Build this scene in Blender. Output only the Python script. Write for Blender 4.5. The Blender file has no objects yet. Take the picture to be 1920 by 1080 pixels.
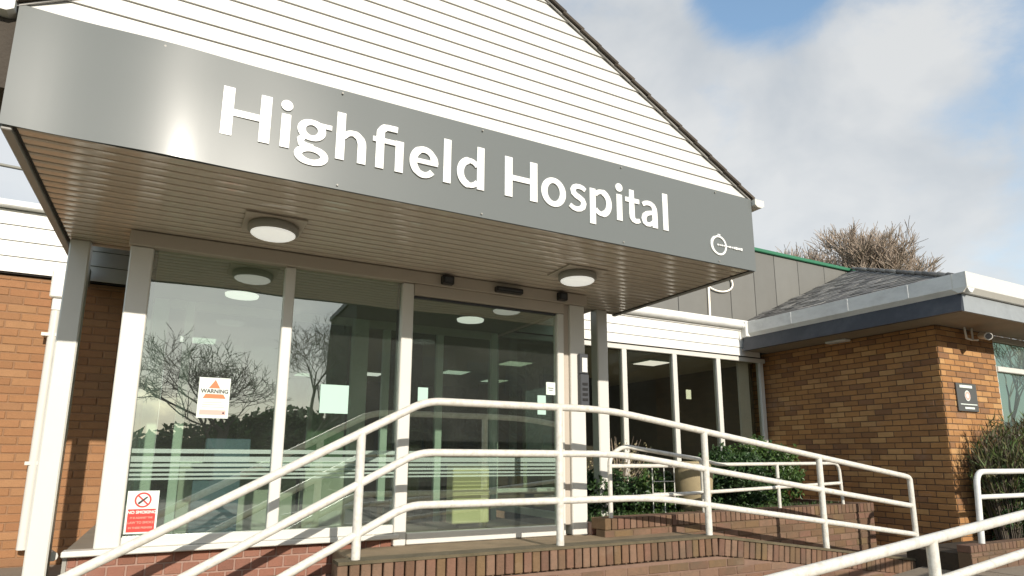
import bpy, math, random
from mathutils import Vector, Matrix, noise
R = math.radians
random.seed(7)
S = bpy.context.scene
COL = S.collection

# ------------------------------------------------------------------ camera
def basis(yaw, pitch, roll):
    f = Vector((math.sin(yaw)*math.cos(pitch), math.cos(yaw)*math.cos(pitch), math.sin(pitch)))
    r = Vector((math.cos(yaw), -math.sin(yaw), 0)); u = r.cross(f)
    return r*math.cos(roll)+u*math.sin(roll), -r*math.sin(roll)+u*math.cos(roll), f
cr, cu, cf = basis(R(27.7603), R(11.0116), R(0.2459))
cam_d = bpy.data.cameras.new('camera'); cam = bpy.data.objects.new('camera', cam_d); COL.objects.link(cam)
M = Matrix((cr, cu, -cf)).transposed().to_4x4(); M.translation = Vector((0, 0, 0.70))
cam.matrix_world = M
cam_d.sensor_width = 36; cam_d.lens = 1182.73/1920*36; cam_d.shift_y = (628.28-540)/1920
cam_d.clip_start = 0.05; cam_d.clip_end = 2000
S.camera = cam

# ------------------------------------------------------------------ light and sky
SUN = Vector((0.005, -1.0, 0.425)).normalized()
EL = math.asin(SUN.z); AZ = math.atan2(SUN.x, SUN.y)
sd = bpy.data.lights.new('sun', 'SUN'); sd.energy = 4.9; sd.angle = R(0.55); sd.color = (1.0, 0.93, 0.82)
so = bpy.data.objects.new('sun', sd); COL.objects.link(so)
so.rotation_euler = (-SUN).to_track_quat('-Z', 'Y').to_euler(); so.location = (6, -30, 14)
W = bpy.data.worlds.new('World'); S.world = W; W.use_nodes = True
S.view_settings.view_transform = 'Standard'; S.view_settings.look = 'None'
S.view_settings.exposure = 0.0; S.view_settings.gamma = 1.0; S.view_settings.use_curve_mapping = False

def world():
    nt = W.node_tree; N = nt.nodes; L = nt.links; N.clear()
    out = N.new('ShaderNodeOutputWorld'); bg = N.new('ShaderNodeBackground'); bg.inputs[1].default_value = 0.10
    sky = N.new('ShaderNodeTexSky'); sky.sky_type = 'NISHITA'; sky.sun_disc = False
    sky.sun_elevation = EL; sky.sun_rotation = AZ; sky.air_density = 1.0; sky.dust_density = 0.6
    tc = N.new('ShaderNodeTexCoord')
    def math_(op, a, b=None, c=None, clamp=False):
        n = N.new('ShaderNodeMath'); n.operation = op; n.use_clamp = clamp
        for i, v in enumerate((a, b, c)):
            if v is None: continue
            if isinstance(v, (int, float)): n.inputs[i].default_value = v
            else: L.new(v, n.inputs[i])
        return n.outputs[0]
    def nz(scale, detail, rough, off=(0, 0, 0), sz=(1, 1, 1.6), dist=0.0):
        mp = N.new('ShaderNodeMapping'); mp.inputs['Location'].default_value = off; mp.inputs['Scale'].default_value = sz
        L.new(tc.outputs['Generated'], mp.inputs[0])
        n = N.new('ShaderNodeTexNoise'); n.inputs['Scale'].default_value = scale; n.inputs['Detail'].default_value = detail
        n.inputs['Roughness'].default_value = rough; n.inputs['Distortion'].default_value = dist
        L.new(mp.outputs[0], n.inputs['Vector']); return n.outputs[0]
    n1 = nz(2.6, 6, 0.55, (3.1, 1.7, 0.4), dist=0.3); n2 = nz(7.0, 6, 0.6, (0.3, 5.1, 2.2), dist=0.25)
    # places where the cloud deck breaks (a few of them lie in the photograph, others are added out of view to lower the fill light)
    nv = N.new('ShaderNodeVectorMath'); nv.operation = 'NORMALIZE'; L.new(tc.outputs['Generated'], nv.inputs[0])
    hole = None
    for d, rad, amt in HOLES:
        dv = N.new('ShaderNodeVectorMath'); dv.operation = 'DISTANCE'; dv.inputs[1].default_value = d
        L.new(nv.outputs[0], dv.inputs[0])
        h = math_('MULTIPLY', math_('SUBTRACT', 1.0, math_('DIVIDE', dv.outputs['Value'], rad), clamp=True), amt)
        hole = h if hole is None else math_('ADD', hole, h)
    v = math_('SUBTRACT', math_('ADD', math_('MULTIPLY', n1, 1.2), math_('MULTIPLY', n2, 0.75)), hole)
    mr = N.new('ShaderNodeMapRange'); mr.interpolation_type = 'SMOOTHSTEP'
    mr.inputs[1].default_value = 0.38; mr.inputs[2].default_value = 0.92; L.new(v, mr.inputs[0])
    # cloud brightness: thick parts grey, thin parts white
    n3 = nz(3.4, 5, 0.55, (7.7, 2.2, 5.0), dist=0.3)
    cr_ = N.new('ShaderNodeValToRGB'); e = cr_.color_ramp.elements
    e[0].position = 0.34; e[0].color = (5.2, 5.45, 5.6, 1); e[1].position = 0.60; e[1].color = (7.0, 7.0, 6.8, 1)
    L.new(n3, cr_.inputs[0])
    skm = N.new('ShaderNodeMixRGB'); skm.blend_type = 'MULTIPLY'; skm.inputs[0].default_value = 1.0
    skm.inputs[2].default_value = SKYMUL; L.new(sky.outputs[0], skm.inputs[1])
    # sunlight scattered forward through the cloud layer: the deck is as much brighter towards the sun as the clear sky is
    ad = N.new('ShaderNodeMixRGB'); ad.blend_type = 'ADD'; ad.inputs[0].default_value = .30; L.new(cr_.outputs[0], ad.inputs[1]); L.new(sky.outputs[0], ad.inputs[2])
    mx = N.new('ShaderNodeMixRGB'); L.new(mr.outputs[0], mx.inputs[0]); L.new(skm.outputs[0], mx.inputs[1]); L.new(ad.outputs[0], mx.inputs[2])
    L.new(mx.outputs[0], bg.inputs[0]); L.new(bg.outputs[0], out.inputs[0])
def pixdir(x, y):
    return tuple((cf + cr*((x-960)/1182.73) - cu*((y-628.28)/1182.73)).normalized())
HOLES = [(pixdir(1430, -45), 0.11, 0.95), (pixdir(1640, -110), 0.14, 0.5), (pixdir(1870, 130), 0.12, 0.12), (pixdir(1990, -80), 0.16, 0.32),
         (pixdir(1990, 400), 0.22, 0.16), ((0.1, 0.0, 1.0), 0.75, 0.8), ((-0.9, -0.1, 0.3), 0.6, 0.6),
         ((-0.6, -0.5, 0.6), 0.5, 0.7), ((0.5, -0.2, 0.85), 0.5, 0.6), ((0.9, -0.3, 0.3), 0.4, 0.6), ((-0.8, 0.5, 0.35), 0.45, 0.6)]
SKYMUL = (2.7, 2.75, 2.55, 1)
world()

# ------------------------------------------------------------------ mesh helpers
class MB:
    def __init__(s): s.v = []; s.f = []; s.sm = []; s.mi = []
    def add(s, vs, fs, smooth=False, mi=0):
        o = len(s.v); s.v += [tuple(p) for p in vs]; s.f += [tuple(i+o for i in f) for f in fs]
        s.sm += [smooth]*len(fs); s.mi += [mi]*len(fs); return s
    def box(s, a, b, mi=0):
        x0, y0, z0 = a; x1, y1, z1 = b
        return s.add([(x0,y0,z0),(x1,y0,z0),(x1,y1,z0),(x0,y1,z0),(x0,y0,z1),(x1,y0,z1),(x1,y1,z1),(x0,y1,z1)],
              [(0,3,2,1),(4,5,6,7),(0,1,5,4),(1,2,6,5),(2,3,7,6),(3,0,4,7)], mi=mi)
    def bbox(s, a, b, c=0.006, mi=0):
        """box with every edge chamfered by c"""
        x0, y0, z0 = a; x1, y1, z1 = b
        c = min(c, (x1-x0)*.3, (y1-y0)*.3, (z1-z0)*.3)
        X, Y, Z = (x0, x1), (y0, y1), (z0, z1); vs = []; idx = {}
        for i in (0, 1):
            for j in (0, 1):
                for k in (0, 1):
                    sx, sy, sz = (c if i == 0 else -c), (c if j == 0 else -c), (c if k == 0 else -c)
                    for ax in range(3):
                        p = [X[i]+sx, Y[j]+sy, Z[k]+sz]; p[ax] = (X[i], Y[j], Z[k])[ax]
                        idx[(i, j, k, ax)] = len(vs); vs.append(tuple(p))
        fs = []
        for ax in range(3):
            o = [a_ for a_ in range(3) if a_ != ax]
            for t in (0, 1):
                q = []
                for (m, n) in ((0, 0), (1, 0), (1, 1), (0, 1)):
                    key = [0, 0, 0]; key[ax] = t; key[o[0]] = m; key[o[1]] = n
                    q.append(idx[(key[0], key[1], key[2], ax)])
                fs.append(q)
        for ax in range(3):
            o = [a_ for a_ in range(3) if a_ != ax]
            for (m, n) in ((0, 0), (1, 0), (1, 1), (0, 1)):
                q = []
                for t, f1, f2 in ((0, o[0], o[1]), (1, o[1], o[0])):
                    key = [0, 0, 0]; key[ax] = t; key[o[0]] = m; key[o[1]] = n
                    q += [idx[(*key, f1)], idx[(*key, f2)]]
                fs.append(q)
        for i in (0, 1):
            for j in (0, 1):
                for k in (0, 1): fs.append([idx[(i, j, k, a_)] for a_ in range(3)])
        ctr = Vector(((x0+x1)/2, (y0+y1)/2, (z0+z1)/2)); out = []
        for q in fs:
            P = [Vector(vs[i]) for i in q]; m = sum(P, Vector())/len(P)
            n = (P[1]-P[0]).cross(P[2]-P[0])
            out.append(tuple(q) if n.dot(m-ctr) > 0 else tuple(reversed(q)))
        return s.add(vs, out, mi=mi)
    def prism(s, poly, p0, ax, depth, mi=0):
        """extrude 2-D polygon: ax = (U, V, Wdir) vectors, origin p0"""
        U, V, D = [Vector(a) for a in ax]; p0 = Vector(p0); n = len(poly)
        a = [p0+U*u+V*v for u, v in poly]; b = [p+D*depth for p in a]
        fs = [tuple(range(n)), tuple(reversed(range(n, 2*n)))]+[(i, i+n, (i+1) % n+n, (i+1) % n) for i in range(n)]
        area = sum(poly[i][0]*poly[(i+1) % n][1]-poly[(i+1) % n][0]*poly[i][1] for i in range(n))
        if (area > 0) == (U.cross(V).dot(D)*depth > 0): fs = [tuple(reversed(f)) for f in fs]
        return s.add(a+b, fs, mi=mi)
    def tube(s, pts, r, seg=10, cap=True, smooth=True, mi=0):
        P = [Vector(p) for p in pts]; n = len(P); rr = r if isinstance(r, (list, tuple)) else [r]*n
        vs = []; T0 = (P[1]-P[0]).normalized(); up = Vector((0, 0, 1)) if abs(T0.z) < .9 else Vector((1, 0, 0))
        U = T0.cross(up).normalized()
        for i in range(n):
            a = (P[i]-P[i-1]).normalized() if i else T0
            b = (P[i+1]-P[i]).normalized() if i < n-1 else a
            T = (a+b).normalized(); U = (U-T*U.dot(T)).normalized(); V = T.cross(U)
            k = 1/max(.5, T.dot(b))
            for j in range(seg):
                t = 2*math.pi*j/seg; vs.append(P[i]+(U*math.cos(t)+V*math.sin(t))*rr[i]*(k if abs(k) < 1.3 else 1))
        fs = [(i*seg+j, i*seg+(j+1) % seg, (i+1)*seg+(j+1) % seg, (i+1)*seg+j) for i in range(n-1) for j in range(seg)]
        s.add(vs, fs, smooth, mi)
        if cap:
            s.add(vs[:seg], [tuple(reversed(range(seg)))], False, mi); s.add(vs[-seg:], [tuple(range(seg))], False, mi)
        return s
    def lathe(s, prof, c, seg=32, mi=0, smooth=True):
        c = Vector(c); vs = []
        for r_, z in prof:
            for j in range(seg):
                t = 2*math.pi*j/seg; vs.append(c+Vector((r_*math.cos(t), r_*math.sin(t), z)))
        fs = [(i*seg+j, i*seg+(j+1) % seg, (i+1)*seg+(j+1) % seg, (i+1)*seg+j) for i in range(len(prof)-1) for j in range(seg)]
        s.add(vs, fs, smooth, mi)
        s.add(vs[:seg], [tuple(range(seg))], False, mi); s.add(vs[-seg:], [tuple(range(seg))], False, mi)
        return s
    def mesh(s, name, *mats):
        me = bpy.data.meshes.new(name); me.from_pydata(s.v, [], s.f)
        for m in mats: me.materials.append(m)
        me.polygons.foreach_set('use_smooth', s.sm)
        if len(mats) > 1: me.polygons.foreach_set('material_index', s.mi)
        me.update(); return me
    def obj(s, name, mats, parent=None):
        if not isinstance(mats, (list, tuple)): mats = [mats]
        o = bpy.data.objects.new(name, s.mesh(name, *mats)); COL.objects.link(o)
        if parent is not None: attach(o, parent)
        return o
def attach(o, parent):
    o.parent = parent
    if parent.get('org') is not None:
        pass
    o.matrix_parent_inverse = wm(parent).inverted()
def wm(o):
    m = Matrix.LocRotScale(o.location, o.rotation_euler, o.scale)
    return (wm(o.parent) @ o.matrix_parent_inverse @ m) if o.parent else m
def tag(o, label, cat, group=None):
    o['label'] = label; o['category'] = cat
    if group: o['group'] = group
    return o
def thing(name, label, cat, loc=(0, 0, 0), group=None):
    o = bpy.data.objects.new(name, None); COL.objects.link(o); o.location = loc; o.empty_display_size = .1
    return tag(o, label, cat, group)
def struct(o): o['kind'] = 'structure'; return o
def box(name, a, b, mat, parent=None, c=0.0):
    m = MB(); (m.bbox(a, b, c) if c else m.box(a, b)); return m.obj(name, mat, parent)
def link(name, me, parent, loc, rot=(0, 0, 0)):
    o = bpy.data.objects.new(name, me); COL.objects.link(o); o.location = loc; o.rotation_euler = rot
    attach(o, parent); return o
def rounded(pts, r, n=6):
    """polyline with its inner corners rounded by radius r (number or list)"""
    P = [Vector(p) for p in pts]; out = [P[0]]
    for i in range(1, len(P)-1):
        a = (P[i-1]-P[i]); b = (P[i+1]-P[i]); rr = r[i] if isinstance(r, (list, tuple)) else r
        d = min(rr, a.length*.45, b.length*.45); A = P[i]+a.normalized()*d; B = P[i]+b.normalized()*d
        for k in range(n+1):
            t = k/n; out.append(A*(1-t)**2+P[i]*2*t*(1-t)+B*t*t)
    return out+[P[-1]]

# ------------------------------------------------------------------ materials
def mat(name, col, rough=.6, metal=0, spec=.5, var=0.0, vscale=6, dirt=0.0, dscale=2.5, dcol=(.10, .09, .07), bump=0.0, bscale=60, rnd=0.0,
        wave=0.0, wscale=2, coat=0.0, pale=0.0, pcol=(.5, .42, .36), dstretch=(1, 1, 1), cols=None, emit=None, estr=1):
    m = bpy.data.materials.new(name); m.use_nodes = True; nt = m.node_tree; N = nt.nodes; L = nt.links
    b = N['Principled BSDF']; b.inputs['Roughness'].default_value = rough; b.inputs['Metallic'].default_value = metal
    b.inputs['Specular IOR Level'].default_value = spec; b.inputs['Coat Weight'].default_value = coat; b.inputs['Coat Roughness'].default_value = .13
    tc = N.new('ShaderNodeTexCoord'); geo = N.new('ShaderNodeNewGeometry')
    def noise_(sc, det=5, vec=None, ro=.6):
        n = N.new('ShaderNodeTexNoise'); n.inputs['Scale'].default_value = sc; n.inputs['Detail'].default_value = det
        n.inputs['Roughness'].default_value = ro
        L.new(vec if vec is not None else geo.outputs['Position'], n.inputs['Vector']); return n.outputs[0]
    def mth(op, a, b_):
        n = N.new('ShaderNodeMath'); n.operation = op
        for i, v in enumerate((a, b_)):
            if isinstance(v, (int, float)): n.inputs[i].default_value = v
            else: L.new(v, n.inputs[i])
        return n.outputs[0]
    cur = None
    if cols:
        oi = N.new('ShaderNodeObjectInfo'); f = mth('FRACT', mth('ADD', oi.outputs['Random'], geo.outputs['Random Per Island']), 0)
        cr_ = N.new('ShaderNodeValToRGB'); el = cr_.color_ramp.elements
        while len(el) < len(cols): el.new(.5)
        for i, c in enumerate(cols): el[i].position = i/(len(cols)-1); el[i].color = (*c, 1)
        L.new(f, cr_.inputs[0]); cur = cr_.outputs[0]
    else:
        rgb = N.new('ShaderNodeRGB'); rgb.outputs[0].default_value = (*col, 1); cur = rgb.outputs[0]
        if rnd:
            oi = N.new('ShaderNodeObjectInfo'); f = mth('FRACT', mth('ADD', oi.outputs['Random'], geo.outputs['Random Per Island']), 0)
            hs = N.new('ShaderNodeHueSaturation'); L.new(mth('ADD', mth('MULTIPLY', f, 2*rnd), 1-rnd), hs.inputs['Value'])
            L.new(cur, hs.inputs['Color']); cur = hs.outputs[0]
    if var:
        hs = N.new('ShaderNodeHueSaturation'); L.new(mth('ADD', mth('MULTIPLY', noise_(vscale), 2*var), 1-var), hs.inputs['Value'])
        L.new(cur, hs.inputs['Color']); cur = hs.outputs[0]
    if dirt:
        mp = N.new('ShaderNodeMapping'); mp.inputs['Scale'].default_value = dstretch; L.new(geo.outputs['Position'], mp.inputs[0])
        mr = N.new('ShaderNodeMapRange'); mr.inputs[1].default_value = .45; mr.inputs[2].default_value = .75
        mr.inputs[4].default_value = dirt; L.new(noise_(dscale, 8, mp.outputs[0], .7), mr.inputs[0])
        mx = N.new('ShaderNodeMixRGB'); mx.inputs[2].default_value = (*dcol, 1); L.new(mr.outputs[0], mx.inputs[0]); L.new(cur, mx.inputs[1]); cur = mx.outputs[0]
    if pale:
        mp = N.new('ShaderNodeMapping'); mp.inputs['Scale'].default_value = (1, 1, 1.8); mp.inputs['Location'].default_value = (3.3, 1.2, .7); L.new(geo.outputs['Position'], mp.inputs[0])
        mr = N.new('ShaderNodeMapRange'); mr.inputs[1].default_value = .56; mr.inputs[2].default_value = .76
        mr.inputs[4].default_value = pale; L.new(noise_(1.5, 9, mp.outputs[0], .72), mr.inputs[0])
        mx = N.new('ShaderNodeMixRGB'); mx.inputs[2].default_value = (*pcol, 1); L.new(mr.outputs[0], mx.inputs[0]); L.new(cur, mx.inputs[1]); cur = mx.outputs[0]
    L.new(cur, b.inputs['Base Color'])
    h = None
    if bump: 
        bp = N.new('ShaderNodeBump'); bp.inputs['Strength'].default_value = bump; bp.inputs['Distance'].default_value = .01
        L.new(noise_(bscale, 6), bp.inputs['Height']); h = bp.outputs[0]
    if wave:
        bp = N.new('ShaderNodeBump'); bp.inputs['Strength'].default_value = 1; bp.inputs['Distance'].default_value = wave
        L.new(noise_(wscale, 1), bp.inputs['Height'])
        if h is not None: L.new(h, bp.inputs['Normal'])
        h = bp.outputs[0]
    if h is not None: L.new(h, b.inputs['Normal'])
    if emit:
        b.inputs['Emission Color'].default_value = (*emit, 1); b.inputs['Emission Strength'].default_value = estr
    return m

WHITE = mat('white_cladding', (.70, .69, .655), .42, var=.03, dirt=.10, dcol=(.45, .42, .34), dstretch=(1, 1, .5))
UPVC = mat('white_upvc', (.68, .665, .61), .3, var=.02, dirt=.08, dcol=(.5, .48, .42))
FASCIA = mat('fascia_paint', (.78, .77, .73), .5, var=.05, dirt=.22, dcol=(.45, .42, .36), dscale=4)
RAIL = mat('rail_paint', (.68, .66, .60), .42, var=.08, vscale=9, dirt=.55, dcol=(.34, .28, .19), dscale=24, bump=.15, bscale=40)
SOFFIT = mat('soffit_board', (.58, .50, .415), .12, var=.10, vscale=3, spec=.8, wave=.002, wscale=4)
SOFFIT2 = mat('soffit_paint', (.48, .42, .35), .6, var=.05)
BARGE = mat('side_board', (.30, .29, .27), .5, var=.06)
SIGN = mat('sign_panel', (.155, .168, .165), .30, spec=.16, wave=.016, wscale=.9, coat=.09)
LETTER = mat('sign_letter', (.85, .85, .82), .4)
DARK = mat('dark_gap', (.02, .018, .015), .8)
BLACK = mat('black_plastic', (.018, .017, .017), .4)
DGREY = mat('dark_grey_plastic', (.055, .058, .065), .5, var=.1)
GREYP = mat('lamp_body', (.30, .285, .25), .45)
LAMP = mat('lamp_diffuser', (.8, .8, .75), .4, emit=(1, .98, .9), estr=.55)
LAMPIN = mat('lamp_diffuser_lit', (.8, .8, .75), .4, emit=(1, .97, .9), estr=1.0)
MORTAR = mat('mortar', (.13, .085, .05), .95, var=.15, vscale=20, bump=.3)
MORTAR_R = mat('mortar_red', (.20, .125, .09), .95, var=.25, vscale=20, bump=.4)
MORTAR_L = mat('mortar_buff', (.27, .15, .08), .95, var=.15, vscale=20, bump=.3)
MORTAR_P = mat('mortar_pale', (.33, .21, .165), .95, var=.15, vscale=20, bump=.3)
BRICK = mat('orange_brick', None, .85, cols=[(0.294, 0.141, 0.061), (0.337, 0.163, 0.072), (0.320, 0.148, 0.065), (0.363, 0.188, 0.088), (0.329, 0.158, 0.068), (0.286, 0.134, 0.059), (0.346, 0.178, 0.081), (0.254, 0.124, 0.060)],
            var=.14, vscale=24, dirt=.35, dcol=(.24, .14, .055), dscale=1.6, bump=.5, bscale=90)
BRICKR = mat('side_brick', None, .85, cols=[(0.333, 0.159, 0.057), (0.449, 0.230, 0.082), (0.391, 0.186, 0.066), (0.519, 0.296, 0.121), (0.421, 0.207, 0.075), (0.293, 0.143, 0.053), (0.250, 0.125, 0.059)],
            var=.14, vscale=24, dirt=.5, dcol=(.15, .07, .035), dscale=1.3, pale=.38, pcol=(.46, .33, .26), bump=.5, bscale=90)
BRICKP = mat('plinth_brick', None, .85, cols=[(.24, .10, .065), (.29, .125, .08), (.26, .115, .08), (.33, .15, .10), (.22, .095, .065)],
            var=.14, vscale=30, dirt=.4, dcol=(.13, .085, .055), dscale=4, pale=.3, pcol=(.42, .30, .24), bump=.5, bscale=80)
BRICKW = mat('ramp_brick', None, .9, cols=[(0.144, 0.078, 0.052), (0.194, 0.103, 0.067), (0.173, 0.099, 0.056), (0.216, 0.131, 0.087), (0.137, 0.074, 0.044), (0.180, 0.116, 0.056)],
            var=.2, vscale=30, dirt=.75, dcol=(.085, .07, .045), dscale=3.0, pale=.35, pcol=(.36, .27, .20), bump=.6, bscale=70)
PAVE = mat('paving', (.25, .185, .115), .9, var=.25, vscale=5, dirt=.6, dcol=(.10, .08, .045), dscale=4, bump=.5, bscale=50)
PAVE2 = mat('concrete_paving', (.27, .22, .165), .9, var=.15, vscale=4, dirt=.4, dcol=(.12, .10, .08), bump=.4, bscale=50)
ASPH = mat('asphalt', (.075, .07, .06), .9, var=.2, vscale=3, bump=.5, bscale=120)
GRASSM = mat('grass_ground', (.05, .085, .025), .95, var=.35, vscale=1.5, bump=.5, bscale=30)
EDGE = mat('mossy_edge', (.125, .10, .06), .95, var=.4, vscale=9, dirt=.6, dcol=(.05, .045, .02), dscale=6, bump=.8, bscale=40)
SOIL = mat('soil', (.045, .032, .02), .95, var=.3, vscale=12, bump=.8, bscale=30)
SLATE = mat('roof_slate', None, .7, cols=[(.06, .056, .05), (.22, .21, .19), (.11, .10, .095), (.32, .30, .27), (.08, .075, .07), (.16, .15, .135)],
            var=.25, vscale=14, dirt=.45, dcol=(.16, .15, .12), dscale=5, bump=.6, bscale=50)
TILE = mat('verge_tile', (.075, .06, .045), .85, var=.3, vscale=9, rnd=.3, bump=.6)
GUT = mat('gutter_metal', (.74, .74, .71), .45, var=.06, dirt=.35, dcol=(.22, .21, .19), dscale=3, dstretch=(1, 1, 2))
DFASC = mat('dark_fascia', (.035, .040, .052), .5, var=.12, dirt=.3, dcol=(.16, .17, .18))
PANELM = mat('grey_panel', (.168, .165, .15), .6, var=.07, rnd=.07, dirt=.3, dcol=(.13, .12, .10), dstretch=(1, 1, .25))
GREEN = mat('green_capping', (.03, .17, .085), .5, var=.2)
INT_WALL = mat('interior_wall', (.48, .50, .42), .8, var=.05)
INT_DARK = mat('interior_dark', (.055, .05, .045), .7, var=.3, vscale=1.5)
INT_FLOOR = mat('interior_floor', (.24, .20, .15), .5, var=.15)
INT_CEIL = mat('interior_ceiling', (.26, .26, .21), .8)
FRAME_IN = mat('inner_frame', (.60, .68, .60), .4)
CREAM = mat('cream_board', (.86, .76, .42), .6, var=.05)
BLUEIN = mat('blue_grey_board', (.10, .16, .22), .6, var=.2)
WOOD = mat('brown_door', (.10, .055, .035), .5, var=.25, vscale=5)
PAPER = mat('white_paper', (.72, .78, .72), .7)
PAPERG = mat('pale_green_paper', (.42, .60, .52), .6)
RED = mat('red_print', (.62, .035, .025), .5)
ORANGE = mat('orange_print', (.72, .17, .05), .5)
PINK = mat('pink_print', (.80, .42, .36), .6)
REDL = mat('pale_red_print', (.80, .26, .20), .6)
BLKP = mat('black_print', (.03, .03, .03), .6)
def film():
    m = mat('frosted_film', (.50, .62, .54), .7); nt = m.node_tree; o = nt.nodes['Material Output']; b = nt.nodes['Principled BSDF']
    mx = nt.nodes.new('ShaderNodeMixShader'); t = nt.nodes.new('ShaderNodeBsdfTransparent'); mx.inputs[0].default_value = .34
    nt.links.new(t.outputs[0], mx.inputs[1]); nt.links.new(b.outputs[0], mx.inputs[2]); nt.links.new(mx.outputs[0], o.inputs[0]); return m
FROST = film()
POT = mat('clay_pot', (.36, .29, .17), .85, var=.15, dirt=.3)
BARK = mat('bark', (.10, .08, .06), .9, var=.3, vscale=8, bump=.8, bscale=20)
TWIG = mat('twigs', (.33, .26, .20), .9, rnd=.3, var=.25, vscale=1.2)
DTWIG = mat('dark_twigs', (.13, .11, .085), .9, rnd=.3)
LEAF = mat('leaf_green', None, .5, cols=[(.03, .07, .015), (.06, .12, .025), (.045, .09, .02), (.09, .15, .03), (.04, .075, .02)])
LEAFD = mat('leaf_dark', None, .5, cols=[(.02, .05, .015), (.035, .08, .02), (.05, .10, .03), (.03, .06, .02)])
LEAFB = mat('blade_mix', None, .6, cols=[(0.075, 0.048, 0.022), (0.112, 0.088, 0.034), (0.060, 0.104, 0.022), (0.105, 0.152, 0.038), (0.053, 0.032, 0.015), (0.075, 0.120, 0.030), (0.143, 0.104, 0.053)])
HEDGE = mat('hedge_green', None, .7, cols=[(0.039, 0.086, 0.019), (0.078, 0.144, 0.033), (0.058, 0.106, 0.033), (0.107, 0.173, 0.050)])
CABLE = mat('pale_cable', (1.170, 1.080, 0.924), .6)
DCABLE = mat('dark_cable', (0.234, 0.230, 0.198), .6)

def glass(name, tint=(2.080, 2.112, 1.804), base=.24, rough=0.0, wav=.0015, grime=.004):
    m = bpy.data.materials.new(name); m.use_nodes = True; nt = m.node_tree; N = nt.nodes; L = nt.links; N.clear()
    o = N.new('ShaderNodeOutputMaterial'); mx = N.new('ShaderNodeMixShader'); t = N.new('ShaderNodeBsdfTransparent'); g = N.new('ShaderNodeBsdfGlossy')
    t.inputs[0].default_value = (*tint, 1); g.inputs['Roughness'].default_value = rough; g.inputs[0].default_value = (.93, 1, .95, 1)
    lw = N.new('ShaderNodeFresnel'); lw.inputs[0].default_value = 1.5
    a = N.new('ShaderNodeMath'); a.operation = 'MULTIPLY_ADD'; a.inputs[1].default_value = 1.0; a.inputs[2].default_value = base; a.use_clamp = True
    geo = N.new('ShaderNodeNewGeometry')
    fr_ = N.new('ShaderNodeMath'); fr_.operation = 'SUBTRACT'; fr_.inputs[0].default_value = 1; L.new(geo.outputs['Backfacing'], fr_.inputs[1])   # 1 on entering faces
    fm = N.new('ShaderNodeMath'); fm.operation = 'MULTIPLY'; L.new(a.outputs[0], fm.inputs[0]); L.new(fr_.outputs[0], fm.inputs[1])
    L.new(lw.outputs[0], a.inputs[0]); L.new(fm.outputs[0], mx.inputs[0])
    nz = N.new('ShaderNodeTexNoise'); nz.inputs['Scale'].default_value = 1.3; nz.inputs['Detail'].default_value = 1
    L.new(geo.outputs['Position'], nz.inputs['Vector'])
    bp = N.new('ShaderNodeBump'); bp.inputs['Distance'].default_value = wav; bp.inputs['Strength'].default_value = 1; L.new(nz.outputs[0], bp.inputs['Height'])
    L.new(bp.outputs[0], g.inputs['Normal'])
    L.new(t.outputs[0], mx.inputs[1]); L.new(g.outputs[0], mx.inputs[2])
    df = N.new('ShaderNodeBsdfDiffuse'); df.inputs[0].default_value = (.74, .80, .72, 1); m2 = N.new('ShaderNodeMixShader')
    n2 = N.new('ShaderNodeTexNoise'); n2.inputs['Scale'].default_value = 2.2; n2.inputs['Detail'].default_value = 7; L.new(geo.outputs['Position'], n2.inputs['Vector'])
    dm = N.new('ShaderNodeMath'); dm.operation = 'MULTIPLY'; dm.inputs[1].default_value = grime*2; L.new(n2.outputs[0], dm.inputs[0])
    d2 = N.new('ShaderNodeMath'); d2.operation = 'MULTIPLY'; L.new(dm.outputs[0], d2.inputs[0]); L.new(fr_.outputs[0], d2.inputs[1])
    L.new(d2.outputs[0], m2.inputs[0]); L.new(mx.outputs[0], m2.inputs[1]); L.new(df.outputs[0], m2.inputs[2]); L.new(m2.outputs[0], o.inputs[0])
    return m
GLASS = glass('porch_glass', (.87, .94, .88), base=.32, wav=.003, grime=.022)
GLASS2 = glass('wing_glass', (.86, .86, .80), .0)
GLASS_IN = glass('inner_glass', (.7, .78, .72), .03)
GLASS3 = glass('patterned_glass', (.55, .66, .58), .02, rough=.14, wav=.06)

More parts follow.
